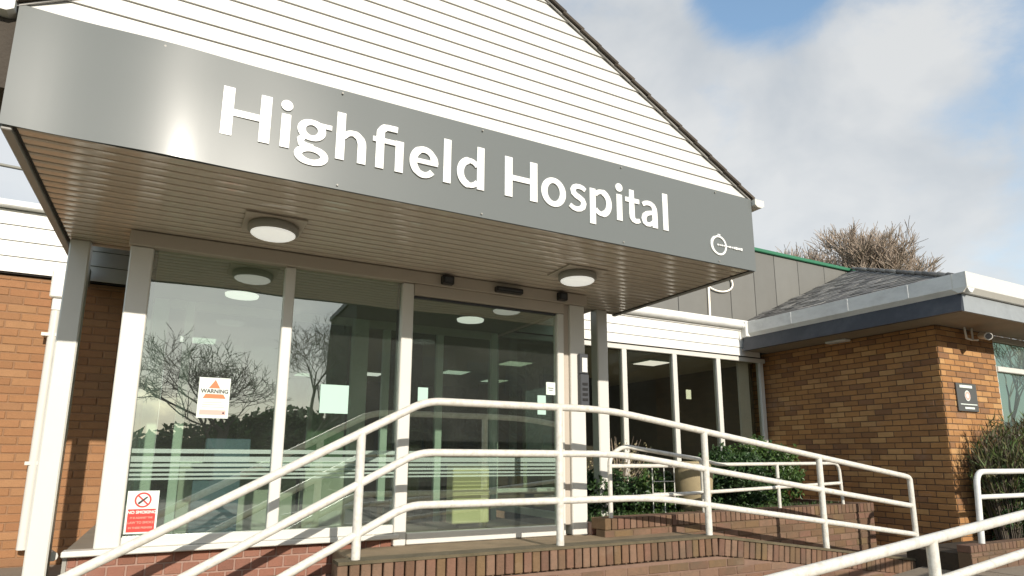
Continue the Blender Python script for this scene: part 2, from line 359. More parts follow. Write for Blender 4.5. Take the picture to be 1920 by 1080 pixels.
# ------------------------------------------------------------------ brickwork
CAMP = Vector((0, 0, .7)); _bm = {}
def brick_mesh(w, d, h, m):
    k = (round(w, 3), round(d, 3), round(h, 3), m.name)
    if k not in _bm:
        b = MB(); b.bbox((0, 0, 0), (w, d, h), .004); _bm[k] = b.mesh('brick', m)
    return _bm[k]
def brickwork(wall, o, ang, length, z0, z1, m, bw=.225, bh=.075, gap=.011, limit=300, visible=lambda c: True, holes=(), zskip=lambda u, z: False, header=False, proud=.006):
    """bricks laid in the outer face of `wall`: o = start (x, y), ang = direction of the wall; outer side is to the right of that direction"""
    ux, uy = math.cos(ang), math.sin(ang); nx, ny = uy, -ux
    allb = []; k = 0; z = z0
    if header: bw = bw/2
    while z < z1-.02:
        h = min(bh, z1-z)-gap; u = -(k % 2)*bw/2
        while u < length-.01:
            a = max(u, 0)+gap/2; b = min(u+bw, length)-gap/2; u += bw
            if b-a < .02: continue
            if any(h0[0] < b and h0[1] > a and h0[2] < z+h and h0[3] > z for h0 in holes): continue
            if zskip((a+b)/2, z): continue
            allb.append((a, b, z, h))
        z += bh; k += 1
    def centre(q): u_ = (q[0]+q[1])/2; return Vector((o[0]+ux*u_, o[1]+uy*u_, q[2]+q[3]/2))
    allb.sort(key=lambda q: (not visible(centre(q)), (centre(q)-CAMP).length))
    rest = MB()
    for i, (a, b, z, h) in enumerate(allb):
        j = random.uniform(-.0015, .0025)
        w = round((b-a)/.005)*.005 if b-a < bw*.9 else bw-gap
        px_, py_ = o[0]+ux*a+nx*(proud+j), o[1]+uy*a+ny*(proud+j)
        if i < limit:
            link('brick', brick_mesh(w, .03, h, m), wall, (px_, py_, z+random.uniform(-.001, .001)), (random.uniform(-.006, .006), random.uniform(-.003, .003), ang))
        else:
            bb = MB(); bb.box((0, 0, 0), (b-a, .03, h))
            rest.add([(px_+ux*x-uy*y, py_+uy*x+ux*y, z+zz) for x, y, zz in bb.v], bb.f)
    if rest.v:
        r = rest.obj('brick_course', m, wall); r['kind'] = 'stuff'

# ------------------------------------------------------------------ ground
g = MB(); n = 40; sz = 320
for i in range(n+1):
    for j in range(n+1): g.v.append((-sz+2*sz*i/n, -sz+2*sz*j/n, -.92))
for i in range(n):
    for j in range(n): a = i*(n+1)+j; g.f.append((a, a+n+1, a+n+2, a+1)); g.sm.append(False); g.mi.append(0)
struct(g.obj('ground', GRASSM))
struct(box('path', (-3.2, -5, -.96), (12.5, 4.1, -.90), PAVE2))
struct(box('car_park', (-25, -16, -.96), (30, -5, -.905), ASPH))
# landing outside the doors, the upper ramp falling away to the right, lower ramp in front
def slab(name, xs, y0, y1, bottom, m):
    b = MB(); top = [(x, z) for x, z in xs]
    poly = top+[(xs[-1][0], bottom), (xs[0][0], bottom)]
    b.prism([(x, z) for x, z in poly], (0, y0, 0), ((1, 0, 0), (0, 0, 1), (0, 1, 0)), y1-y0)
    return struct(b.obj(name, m))
def ztop(x): return 0 if x < 4.4 else max(-.42, -.135*(x-4.4)) if x < 7.55 else -.425
slab('landing', [(1.15, 0), (3.42, 0)], 4.42, 5.13, -.9, PAVE)
slab('ramp', [(3.42, 0), (4.4, 0), (7.5, -.4185)], 4.42, 5.05, -.9, PAVE)
slab('lower_path', [(7.5, -.421), (16, -.43)], 2.0, 12, -.9, PAVE2)
slab('lower_ramp', [(1.2, -.89), (2.6, -.88), (7.5, -.425)], 2.0, 4.30, -.95, PAVE2)
slab('left_terrace', [(-6, -.25), (-.62, -.25)], 5.9, 7.1, -.9, PAVE2)
st = thing('entrance_steps', 'brown paved steps climbing from the left to the landing outside the doors', 'steps', (.3, 4.8, -.9))
for i in range(6):
    x1 = 1.15-.27*i
    if i: box('step', (x1-.268, 4.40, -.9), (x1, 5.12, -.15*i), PAVE, st, .012)

# ------------------------------------------------------------------ ramp wall with its brick-on-edge coping
rw = thing('ramp_wall', 'low brown brick wall carrying the front railing, topped by upright coping bricks that follow the ramp', 'wall', (4.3, 4.4, -.9))
b = MB(); b.prism([(1.02, -.95), (7.62, -.95), (7.62, ztop(7.6)-.16), (4.4, -.16), (1.02, -.16)], (0, 4.385, 0), ((1, 0, 0), (0, 0, 1), (0, 1, 0)), .06)
core = b.obj('wall', MORTAR_R, rw)
x = 1.02; cm = {}
for w in (.066, .064, .068):
    q = MB(); q.bbox((0, 0, 0), (w, .10, .150), .006); cm[w] = q.mesh('coping_brick', BRICKW)
while x < 7.56:
    w = random.choice([.066, .064, .068, .066]); z = ztop(x+.03)
    link('coping_brick', cm[w], rw, (x, 4.372+random.uniform(-.004, .004), z-.148+random.uniform(-.003, .003)), (random.uniform(-.01, .01), 0.13 if 4.4 < x < 7.5 else 0, random.uniform(-.015, .015)))
    x += w+.011
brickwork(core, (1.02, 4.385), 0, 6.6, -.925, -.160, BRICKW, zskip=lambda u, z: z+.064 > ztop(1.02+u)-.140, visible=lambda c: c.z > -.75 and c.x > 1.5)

for nm_, pp0 in (('edge_strip', [(1.02, .001), (4.4, .001), (7.5, -.4175), (7.5, -.3945), (4.4, .022), (1.02, .022)]),):
    b = MB(); b.prism(pp0, (0, 4.362, 0), ((1, 0, 0), (0, 0, 1), (0, 1, 0)), .17); b.obj(nm_, EDGE, rw)
# planter wall behind the ramp
def ply(x): return 4.83+(x-3.5)*.07
pw = thing('planter_wall', 'brown brick planter wall behind the ramp with a flat coping of bricks on edge', 'wall', (5.6, 4.95, -.4))
PA = math.atan2(ply(7.86)-ply(3.5), 4.36); PL = math.hypot(4.36, ply(7.86)-ply(3.5))
b = MB(); b.prism([(0, -.6), (PL, -.6), (PL, .06), (0, .06)], (3.5, 4.84, 0), ((math.cos(PA), math.sin(PA), 0), (0, 0, 1), (-math.sin(PA), math.cos(PA), 0)), .12)
pcore = b.obj('wall', MORTAR, pw)
def pland(x_): return ztop(x_)
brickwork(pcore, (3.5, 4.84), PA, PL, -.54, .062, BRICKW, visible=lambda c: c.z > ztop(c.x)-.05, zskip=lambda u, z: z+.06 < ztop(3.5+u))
u = 0
while u < PL-.03:
    w = random.choice([.066, .064, .068])
    link('coping_brick', brick_mesh(w, .20, .10, BRICKW), pw, (3.5+math.cos(PA)*u+math.sin(PA)*.012, 4.84+math.sin(PA)*u-math.cos(PA)*.012, .064), (random.uniform(-.01, .01), 0, PA+random.uniform(-.01, .01)))
    u += w+.011
# right end return of the planter
b = MB(); b.box((7.74, 5.15, -.6), (7.83, 7.1, .158)); b.obj('end_wall', BRICKW, pw)
struct(box('planting_bed', (3.67, 5.14, -.5), (7.74, 7.12, .10), SOIL))

# ------------------------------------------------------------------ main wings (behind): left wing
def boards(parent, x0, x1, y, z0, z1, nb, m, name='fascia_board'):
    h = (z1-z0)/nb
    for i in range(nb):
        a = z0+i*h
        q = MB(); q.prism([(0, .003), (-.016, .003), (-.006, h-.004), (0, h-.004)], (x0, y, a), ((0, 1, 0), (0, 0, 1), (1, 0, 0)), x1-x0)
        q.obj(name, m, parent)
lw = thing('left_wing', 'orange brick wing at the left under a white boarded fascia', 'building', (-2.5, 7.3, -.25))
lwall = box('wall', (-6, 7.15, -.9), (-.35, 7.35, 2.34), MORTAR_L, lw)
brickwork(lwall, (-2.6, 7.15), 0, 2.25, -.25, 2.33, BRICK, visible=lambda c: c.x > -1.75)
box('backing', (-6, 7.11, 2.35), (-.35, 7.34, 2.96), DARK, lw)
boards(lw, -6, -.3, 7.108, 2.36, 2.96, 4, FASCIA)
box('roof_edge', (-6, 7.02, 2.965), (-.95, 7.35, 3.03), GUT, lw, .01)
box('roof', (-6, 7.36, 2.9), (-1.0, 14, 3.0), DARK, lw)
dp = MB(); dp.tube([(-1.085, 7.04, 2.02), (-1.085, 7.04, -.10)], .044, 14); dpo = dp.obj('downpipe', UPVC, lw)
box('pipe_bracket', (-1.17, 7.0, 1.78), (-1.0, 7.12, 1.81), UPVC, dpo); box('pipe_bracket', (-1.15, 7.0, .62), (-1.02, 7.12, .65), UPVC, dpo)
box('hopper', (-1.15, 6.98, 2.14), (-1.02, 7.12, 2.40), UPVC, lw, .012)
box('hopper_neck', (-1.125, 7.0, 2.02), (-1.045, 7.1, 2.14), GUT, lw, .01)
qq = MB(); qq.tube([(-1.02, 7.04, -.16), (-.84, 6.3, -.02), (-.72, 5.9, -.03)], .035, 10); tag(qq.obj('waste_pipe', UPVC), 'short white waste pipe at the foot of the left brick wall', 'pipe')

# ------------------------------------------------------------------ right wing with glazing
rwg = thing('right_wing', 'glazed wing between the porch and the brick building, white boarded fascia above dark windows', 'building', (6, 7.3, 0))
box('backing', (3.3, 7.11, 2.31), (8.35, 7.35, 2.72), DARK, rwg)
boards(rwg, 3.3, 8.30, 7.108, 2.315, 2.72, 3, FASCIA)
q = MB(); q.tube([(4.2, 7.06, 2.80), (8.0, 7.06, 2.80)], .055, 12); gt = q.obj('gutter', GUT, rwg)
box('gutter_board', (3.3, 7.085, 2.722), (8.3, 7.3, 2.90), FASCIA, rwg)
box('outlet', (7.90, 6.99, 2.60), (8.02, 7.1, 2.86), FASCIA, gt, .01)
box('flashing', (8.0, 6.9, 2.84), (8.3, 7.1, 2.88), FASCIA, gt, .008)
box('roof', (3.3, 7.36, 2.85), (8.35, 7.56, 2.93), DARK, rwg)
box('low_wall', (3.55, 7.15, -.4), (8.44, 7.25, .28), BRICKW, rwg)
box('sill', (3.5, 7.08, .28), (8.44, 7.22, .33), UPVC, rwg, .006)
box('window_head', (3.5, 7.12, 2.235), (8.44, 7.20, 2.305), UPVC, rwg, .006)
mull = [3.52, 4.70, 5.56, 6.50, 7.39, 8.34]
for mx_ in mull: box('mullion', (mx_-.042, 7.115, .33), (mx_+.042, 7.20, 2.235), UPVC, rwg, .006)
for a, b_ in zip(mull, mull[1:]): box('window_pane', (a+.042, 7.155, .33), (b_-.042, 7.163, 2.235), GLASS2, rwg)
# the room behind
box('room_floor', (-6, 7.36, -.05), (8.4, 13, 0), INT_FLOOR, rwg)
box('room_ceiling', (-.3, 7.36, 2.25), (8.4, 13, 2.30), mat('room_ceiling', (.55, .53, .42), .8), rwg)
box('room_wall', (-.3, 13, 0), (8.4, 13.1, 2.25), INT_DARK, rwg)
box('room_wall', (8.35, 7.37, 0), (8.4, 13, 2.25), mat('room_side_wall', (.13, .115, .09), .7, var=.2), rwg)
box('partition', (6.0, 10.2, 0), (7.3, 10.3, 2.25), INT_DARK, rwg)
box('partition', (7.97, 7.26, .3), (8.19, 7.30, 2.24), FASCIA, rwg)
box('room_door', (4.9, 10.6, 0), (5.8, 10.66, 2.05), WOOD, rwg)
box('room_door_frame', (5.82, 10.58, 0), (5.9, 10.68, 2.1), INT_WALL, rwg)
tag(box('notice_sheet', (6.74, 7.172, 1.58), (6.84, 7.176, 1.72), PAPER), 'small white notice on the dark window nearest the middle of the right wing', 'notice')
for k, (lx, ly) in enumerate(((6.76, 7.95), (4.85, 9.1), (.15, 9.3), (4.4, 10.6), (3.1, 11.6), (2.1, 12.3), (5.6, 11.4))):
    tl = thing('ceiling_panel_light', ['square lit ceiling panel behind the window right of the white post', 'lit ceiling panel seen beside the right canopy post', 'small lit ceiling panel seen high in the left porch window',
        'lit ceiling panel seen through the entrance door', 'distant lit ceiling panel low behind the entrance door', 'farthest lit ceiling panel behind the left porch window', 'far lit ceiling panel deep in the room behind the wing windows'][k], 'ceiling light', (lx, ly, 2.25), 'flat lit panels in the ceiling of the rooms inside')
    box('frame', (lx-.24, ly-.24, 2.225), (lx+.24, ly+.24, 2.249), FRAME_IN, tl); box('diffuser', (lx-.21, ly-.21, 2.218), (lx+.21, ly+.21, 2.224), LAMPIN, tl)

# ------------------------------------------------------------------ glazed porch
GY = 5.157
po = thing('glazed_porch', 'white framed glass entrance porch under the canopy on a low brick plinth', 'porch', (1.5, 5.6, 0))
pl = box('plinth', (-.55, 5.175, -.9), (1.655, 5.30, .055), MORTAR_P, po)
brickwork(pl, (-.55, 5.175), 0, 2.2, -.92, .053, BRICKP, header=True, visible=lambda c: c.z > -.35, bh=.082)
pl2 = box('plinth_return', (3.50, 5.05, -.3), (3.66, 5.30, .10), MORTAR_P, po)
brickwork(pl2, (3.50, 5.05), 0, .16, 0.0, .10, BRICKP, bh=.05)
box('corner_stop', (-.575, 5.17, -.9), (-.552, 5.29, .055), GREYP, po)
box('sill', (-.58, 5.09, .057), (1.66, 5.20, .095), UPVC, po, .006)
box('ledge', (-.57, 5.201, .057), (-.42, 7.14, .088), PAVE2, po)
box('bottom_rail', (-.26, 5.115, .096), (1.62, 5.19, .165), UPVC, po, .006)
box('corner_post', (-.41, 5.107, .096), (-.262, 5.20, 2.19), UPVC, po, .008)
box('mullion', (.655, 5.112, .166), (.735, 5.195, 2.188), UPVC, po, .008)
box('door_jamb', (1.622, 5.105, .0), (1.725, 5.20, 2.188), UPVC, po, .008)
box('corner_post', (3.33, 5.10, 0), (3.50, 5.26, 2.19), UPVC, po, .008)
box('door_jamb', (3.19, 5.108, 0), (3.262, 5.20, 2.088), UPVC, po, .008)
box('jamb_panel', (3.264, 5.135, .09), (3.328, 5.21, 2.188), SOFFIT2, po)
box('head_beam', (-.42, 5.08, 2.192), (3.52, 5.24, 2.300), SOFFIT2, po, .004)
box('door_header', (1.727, 5.10, 2.09), (3.262, 5.20, 2.19), SOFFIT2, po, .004)
box('window_pane', (-.262, 5.150, .165), (.655, 5.160, 2.19), GLASS, po)
box('window_pane', (.735, 5.150, .165), (1.622, 5.160, 2.19), GLASS, po)
dr = box('door', (1.735, 5.145, .095), (3.18, 5.157, 2.085), GLASS, po)
box('door_rail', (1.735, 5.12, .004), (3.18, 5.185, .095), UPVC, dr, .006)
box('door_edge', (1.735, 5.128, 2.070), (3.18, 5.180, 2.087), DGREY, dr)
for x0, x1 in ((-.262, .655), (.735, 1.622), (1.735, 3.18)):
    for k, (z0, z1) in enumerate(((.722, .752), (.662, .700), (.628, .650), (.596, .614), (.566, .582), (.538, .552))):
        if x0 < 1: z0 -= .0; z1 -= .0
        box('frosted_stripe', (x0+.005, 5.144, z0), (x1-.005, 5.1475, z1), FROST, po)
box('edge_gasket', (-.262, 5.165, .165), (-.235, 5.19, 2.188), DGREY, po); box('edge_gasket', (1.60, 5.165, .165), (1.622, 5.19, 2.188), DGREY, po)
# left return, right return
for xx in (-.345, 3.46):
    box('return_pane', (xx-.005, 5.27, .17), (xx+.005, 7.02, 2.18), GLASS_IN, po)
    box('return_post', (xx-.05, 7.02, .1), (xx+.05, 7.13, 2.19), UPVC, po, .006)
    box('return_rail', (xx-.04, 5.262, .096), (xx+.04, 7.02, .165), UPVC, po, .006)
    box('return_head', (xx-.04, 5.262, 2.192), (xx+.04, 7.1, 2.30), SOFFIT2, po)
box('porch_floor', (-.38, 5.21, -.05), (3.5, 7.14, .002), INT_FLOOR, po)
box('porch_ceiling', (-.30, 5.242, 2.195), (3.42, 7.14, 2.22), INT_CEIL, po)
# inner screen
SY = 6.75
for x0, x1, z0, z1 in ((-.29, -.16, 0, 2.19), (-.02, .06, 0, 2.19), (1.60, 1.78, 0, 2.19), (1.95, 2.03, 0, 2.1), (2.58, 2.66, 0, 2.1), (3.28, 3.36, 0, 2.19)):
    box('inner_post', (x0, SY, z0+.002), (x1, SY+.07, z1-.002), FRAME_IN, po, .006)
box('inner_head', (-.155, SY+.005, 2.10), (3.275, SY+.065, 2.19), INT_WALL, po)
box('inner_pane', (2.665, SY+.03, .05), (3.27, SY+.036, 2.10), GLASS_IN, po); box('inner_pane', (2.035, SY+.03, .05), (2.575, SY+.036, 2.10), GLASS_IN, po)
box('inner_panel', (.065, SY+.02, .0), (1.595, SY+.05, .62), INT_WALL, po)
box('inner_pane', (.065, SY+.03, .65), (1.595, SY+.036, 2.10), GLASS_IN, po)
box('inner_rail', (.062, SY+.01, .62), (1.598, SY+.06, .66), FRAME_IN, po)
box('inner_wall', (1.2, SY+.08, .0), (1.58, SY+.14, 2.19), INT_WALL, po); box('inner_kerb', (2.04, SY-.03, .003), (2.57, SY-.001, .24), BRICKW, po); box('inner_kerb', (2.67, SY-.03, .003), (3.27, SY-.001, .24), BRICKW, po)
box('door_leaf', (2.06, SY+.38, .0), (2.54, SY+.42, 2.08), WOOD, po)
# furniture in the porch
cb = thing('cream_cabinet', 'narrow cream cabinet with two dark bands standing just inside the entrance door', 'cabinet', (2.5, 5.64, 0))
box('body', (2.315, 5.56, .10), (2.69, 5.72, .63), CREAM, cb, .01); box('base', (2.24, 5.52, .003), (2.76, 5.76, .055), BLACK, cb, .012)
box('band', (2.314, 5.553, .385), (2.691, 5.559, .40), POT, cb); box('band', (2.314, 5.553, .33), (2.691, 5.559, .355), POT, cb); box('foot', (2.4, 5.6, .055), (2.6, 5.68, .1), BLACK, cb)
bd = thing('notice_table', 'dark blue-grey table with a box on it behind the left porch window', 'table', (.6, 6.4, 0))
box('top', (.15, 6.25, .60), (1.15, 6.65, .64), BLUEIN, bd, .006); box('front_panel', (.17, 6.28, .05), (.55, 6.32, .598), BLUEIN, bd)
for lx in (.18, 1.09):
    for ly in (6.35, 6.58): box('leg', (lx, ly, .002), (lx+.03, ly+.03, .598), DGREY, bd)
tag(box('storage_box', (.25, 6.33, .641), (.62, 6.55, .86), BLUEIN, None, .008), 'blue-grey box standing on the table behind the left porch window', 'box')
rb = thing('low_bench', 'low brown brick-coloured bench against the inner screen left of the cream cabinet', 'bench', (2.1, 6.5, 0))
box('seat', (1.85, 6.45, .20), (2.42, 6.70, .25), WOOD, rb, .01); box('side', (1.87, 6.47, .002), (1.93, 6.69, .199), WOOD, rb); box('side', (2.34, 6.47, .002), (2.40, 6.69, .199), WOOD, rb)

# posters and notices on the glass
def text(body, size, loc, m, parent, name, ext=.0006, sx=1.0, align='CENTER', bold=0.0):
    c = bpy.data.curves.new(name, 'FONT'); c.body = body; c.size = size; c.extrude = ext; c.align_x = align; c.offset = bold
    o = bpy.data.objects.new(name, c); COL.objects.link(o); c.materials.append(m)
    o.location = loc; o.rotation_euler = (R(90), 0, 0); o.scale = (sx, 1, 1)
    me = bpy.data.meshes.new_from_object(o); bpy.data.objects.remove(o); bpy.data.curves.remove(c); o = bpy.data.objects.new(name, me); COL.objects.link(o)
    o.location = loc; o.rotation_euler = (R(90), 0, 0); o.scale = (sx, 1, 1); attach(o, parent); return o
YP = 5.140
wp = thing('warning_poster', 'white warning poster with an orange triangle taped inside the left porch window', 'poster', (.225, YP, 1.0))
box('sheet', (.119, YP, .976), (.330, YP+.003, 1.273), PAPER, wp)
for poly in ([(.185, 1.195), (.227, 1.258), (.262, 1.195)], [(.150, 1.120), (.168, 1.152), (.286, 1.152), (.305, 1.120)]):
    q = MB(); q.prism(poly, (0, YP-.001, 0), ((1, 0, 0), (0, 0, 1), (0, 1, 0)), .0009); q.obj('triangle', ORANGE, wp)
text('WARNING', .040, (.227, YP-.0012, 1.160), BLKP, wp, 'lettering', bold=.0012, sx=.95)
box('pink_band', (.137, YP-.001, 1.00), (.312, YP-.0001, 1.036), PINK, wp); box('small_mark', (.29, YP-.002, 1.008), (.303, YP-.0011, 1.022), BLKP, wp)
for k in range(3): box('text_line', (.15, YP-.001, 1.055+.017*k), (.30-.01*k, YP-.0001, 1.059+.017*k), PINK, wp)
ns = thing('no_smoking_sign', 'red and white no smoking sign low in the left corner of the porch window', 'sign', (-.155, YP, .18))
box('sheet', (-.250, YP, .183), (-.060, YP+.003, .466), PAPER, ns); box('red_field', (-.238, YP-.001, .193), (-.072, YP-.0001, .345), RED, ns)
def ring(parent, name, cx, cz, y, r0, r1, m, rz=1.0, d=.0009, a0=0, a1=360, n=40):
    q = MB(); N_ = n
    for i in range(N_):
        t0 = R(a0+(a1-a0)*i/N_); t1 = R(a0+(a1-a0)*(i+1)/N_)
        P = [(cx+r*math.cos(t), y, cz+rz*r*math.sin(t)) for t, r in ((t0, r0), (t0, r1), (t1, r1), (t1, r0))]
        q.add(P, [(0, 1, 2, 3)])
    Pn = len(q.v); 
    q2 = MB(); q2.add(q.v, q.f); q2.add([(a, b_+d, c) for a, b_, c in q.v], [tuple(reversed(f)) for f in q.f]); 
    for i in range(N_):
        o_ = i*4
        q2.f.append((o_+1, o_+Pn+1, o_+Pn+2, o_+2)); q2.f.append((o_+3, o_+Pn+3, o_+Pn, o_)); q2.sm += [False]*2; q2.mi += [0]*2
    return q2.obj(name, m, parent)
ring(ns, 'red_ring', -.155, .405, YP-.001, .040, .051, RED)
q = MB(); q.prism([(-.037, .030), (-.030, .037), (.037, -.030), (.030, -.037)], (-.155, YP-.0012, .405), ((1, 0, 0), (0, 0, 1), (0, 1, 0)), .0009); q.obj('red_bar', RED, ns)
q = MB(); q.prism([(-.028, -.028), (-.020, -.028), (.028, .016), (.028, .022), (.02, .022), (-.028, -.016)], (-.155, YP-.0024, .405), ((1, 0, 0), (0, 0, 1), (0, 1, 0)), .0009); q.obj('cigarette', BLKP, ns)
for k, (t_, s_) in enumerate((('NO SMOKING', .027), ('IT IS AGAINST THE', .016), ('LAW TO SMOKE', .021), ('IN THESE PREMISES', .017))):
    text(t_, s_, (-.155, YP-.0014, .315-.033*k), REDL if k else PAPER, ns, 'lettering', bold=.0008)
tag(box('notice_sheet', (.987, YP, 1.042), (1.211, YP+.003, 1.270), PAPERG), 'blank pale green square sheet stuck in the second porch window', 'notice')
for (a, label, m_) in (((1.80, 1.17, 1.89, 1.29), 'small pale sheet at the left edge of the entrance door glass', PAPERG),
                       ((3.075, 1.29, 3.175, 1.41), 'small white notice near the top of the right edge of the door glass', PAPER),
                       ((2.98, 1.10, 3.07, 1.28), 'pale green sheet below the white notice on the entrance door glass', PAPERG)):
    if m_ is PAPER:
        nt_ = thing('notice_sheet', label, 'notice', (a[0], YP, a[1])); box('sheet', (a[0], YP-.002, a[1]), (a[2], YP+.001, a[3]), PAPER, nt_)
        box('text_line', (a[0]+.02, YP-.003, a[1]+.06), (a[2]-.02, YP-.0021, a[1]+.068), DGREY, nt_); box('text_line', (a[0]+.03, YP-.003, a[1]+.04), (a[2]-.03, YP-.0021, a[1]+.047), DGREY, nt_)
    else: tag(box('notice_sheet', (a[0], YP, a[1]), (a[2], YP+.003, a[3]), m_), label, 'notice')

# door sensors and intercom
for nm, x0, x1, z0, z1, label in (('door_sensor', 1.955, 2.065, 2.205, 2.285, 'small black box sensor on the beam above the left end of the door'),
                              ('motion_sensor', 2.485, 2.765, 2.205, 2.255, 'long black motion sensor on the beam above the middle of the door'),
                              ('door_sensor', 3.16, 3.26, 2.205, 2.285, 'small black box sensor on the beam above the right end of the door')):
    t = thing(nm, label, 'sensor', ((x0+x1)/2, 5.05, z0)); box('housing', (x0, 5.02, z0), (x1, 5.079, z1), BLACK, t, .008); box('lens', (x0+.02, 5.016, z0+.015), (x1-.02, 5.0195, z1-.02), DGREY, t)
ic = thing('intercom', 'dark grey intercom unit in two pieces on the white post right of the door', 'intercom', (3.44, 5.09, 1.35))
box('speaker_panel', (3.405, 5.045, 1.18), (3.505, 5.099, 1.50), DGREY, ic, .006); box('camera_panel', (3.405, 5.055, 1.505), (3.505, 5.099, 1.70), DGREY, ic, .006)
box('face_plate', (3.43, 5.05, 1.52), (3.49, 5.0545, 1.66), GUT, ic)
for k in range(4): box('call_button', (3.425, 5.040, 1.24+.05*k), (3.485, 5.0445, 1.265+.05*k), BLACK, ic)

# ------------------------------------------------------------------ canopy
ca = thing('entrance_canopy', 'white gabled canopy with boarded front, brown boarded soffit and two white posts', 'canopy', (1.7, 4.7, 2.3))
CX0, CX1, CYF, CYB = -.905, 4.335, 3.70, 5.64
ZS = 2.306
k = 0; y = CYF+.012
while y < CYB-.01:
    d = min(.100, CYB-y)
    q = MB(); q.prism([(0, .004), (.02, .0), (d-.034, 0), (d-.015, .004), (d-.015, .016), (d, .016), (d, .02), (0, .02)], (CX0+.05, y, ZS), ((0, 1, 0), (0, 0, 1), (1, 0, 0)), CX1-CX0-.10)
    q.obj('soffit_board', SOFFIT, ca); y += .100
box('ceiling_deck', (CX0+.05, CYF+.02, ZS+.022), (CX1-.05, CYB, ZS+.05), DARK, ca)
box('side_board', (CX0, CYF+.004, ZS-.022), (CX0+.045, 7.05, ZS+.14), BARGE, ca, .004); box('side_board', (CX1-.045, CYF+.004, ZS-.012), (CX1, 5.70, ZS+.14), BARGE, ca, .004)
box('edge_bead', (CX0+.052, CYF+.012, ZS-.006), (CX0+.062, 5.64, ZS-.0005), DARK, ca); box('edge_bead', (CX1-.062, CYF+.012, ZS-.006), (CX1-.052, CYB, ZS-.0005), DARK, ca)
box('back_board', (CX0+.05, CYB, ZS-.0), (CX1-.05, CYB+.03, ZS+.3), SOFFIT2, ca)
# posts
for x0, x1 in ((-.835, -.700), (3.96, 4.10)):
    p_ = box('post', (x0, 5.53, -.25 if x0 < 0 else .1), (x1, 5.66, ZS-.002), UPVC, ca, .010)
    if x0 > 0: p_.data.vertices
# gable
AX, AZ_ = 1.715, 4.50
EZ = 2.966; SL = (AZ_-EZ)/(AX-CX0)
def gx(z): return AX-(z-EZ)/SL*1.0-0  # unused
def span(z): t = (AZ_-z)/SL; return max(CX0, AX-t), min(CX1, AX+t)
z = EZ
box('gable_backing', (CX0, CYF+.03, ZS+.02), (CX1, CYF+.06, EZ), DARK, ca)
q = MB(); q.prism([(CX0, EZ), (CX1, EZ), (AX, AZ_)], (0, CYF+.03, 0), ((1, 0, 0), (0, 0, 1), (0, 1, 0)), .03); q.obj('gable_backing', mat('cladding_joint', (.42, .40, .35), .8), ca)
while z < AZ_-.03:
    h = .1005; z1 = min(z+h, AZ_-.005); a0, b0 = span(z); a1, b1 = span(z1)
    q = MB(); zb = z+.004; zt = z1-.002; yb = CYF+.002; yt = CYF+.013; yk = CYF+.030
    q.add([(a0, yb, zb), (b0, yb, zb), (b1, yt, zt), (a1, yt, zt), (a0, yk, zb), (b0, yk, zb), (b1, yk, zt), (a1, yk, zt)],
          [(0, 1, 2, 3), (7, 6, 5, 4), (0, 4, 5, 1), (3, 2, 6, 7), (1, 5, 6, 2), (0, 3, 7, 4)])
    q.obj('gable_board', WHITE, ca); z += h
# roof slopes with verge
ang = math.atan(SL)
for sgn in (-1, 1):
    q = MB(); L_ = math.hypot(AX-CX0, AZ_-EZ)+.10
    ux, uz = sgn*math.cos(ang), -math.sin(ang); nx, nz = sgn*math.sin(ang), math.cos(ang)
    pt = lambda s_, n_, y_: (AX+ux*s_+nx*n_, y_, AZ_+uz*s_+nz*n_)
    v = [pt(s_, n_, y_) for y_ in (CYF+.035, 9.0) for s_, n_ in ((0, .0), (L_, .0), (L_, .025), (0, .025))]
    q.add(v, [(0, 1, 2, 3), (7, 6, 5, 4), (0, 4, 5, 1), (1, 5, 6, 2), (2, 6, 7, 3), (3, 7, 4, 0)]); q.obj('roof_slope', TILE, ca)
    s_ = .0
    while s_ < L_-.02:
        q = MB(); e_ = min(s_+.19, L_+.01); j = random.uniform(-.003, .004)
        v = [pt(a_, n_, y_) for y_ in (CYF-.035+j, CYF+.16) for a_, n_ in ((s_, .002), (e_+.02, .012+j), (e_+.02, .034+j), (s_, .024))]
        q.add(v, [(0, 1, 2, 3), (7, 6, 5, 4), (0, 4, 5, 1), (1, 5, 6, 2), (2, 6, 7, 3), (3, 7, 4, 0)]); q.obj('verge_tile', TILE, ca); s_ += .19
    q = MB(); v = [pt(a_, n_, y_) for y_ in (CYF-.012, CYF+.0) for a_, n_ in ((0, -.008), (L_-.05, -.008), (L_-.05, .002), (0, .002))]
    q.add(v, [(0, 1, 2, 3), (7, 6, 5, 4), (0, 4, 5, 1), (1, 5, 6, 2), (2, 6, 7, 3), (3, 7, 4, 0)]); q.obj('verge_trim', BARGE, ca)
for x0, x1, yf in ((CX1+.012, CX1+.125, CYF-.05), (CX0-.125, CX0-.012, CYF-.05)):
    q = MB(); w = x1-x0
    q.prism([(0, .07), (0, .02), (.03, -.0), (w-.03, 0), (w, .02), (w, .07)], (x0, yf, EZ-.075), ((1, 0, 0), (0, 0, 1), (0, 1, 0)), 3.2); q.obj('gutter', UPVC, ca)
    box('gutter_board', ((x0-.001) if x0 < 0 else CX1+.001, CYF+.02, ZS+.20), (CX0-.001 if x0 < 0 else x0+.01, 6.8, EZ-.08), TILE, ca)
box('side_wall', (CX0+.001, CYF+.06, ZS+.145), (CX0+.03, 7.0, EZ), SOFFIT2, ca); box('side_wall', (CX1-.03, CYF+.06, ZS+.145), (CX1-.001, 7.0, EZ), SOFFIT2, ca)

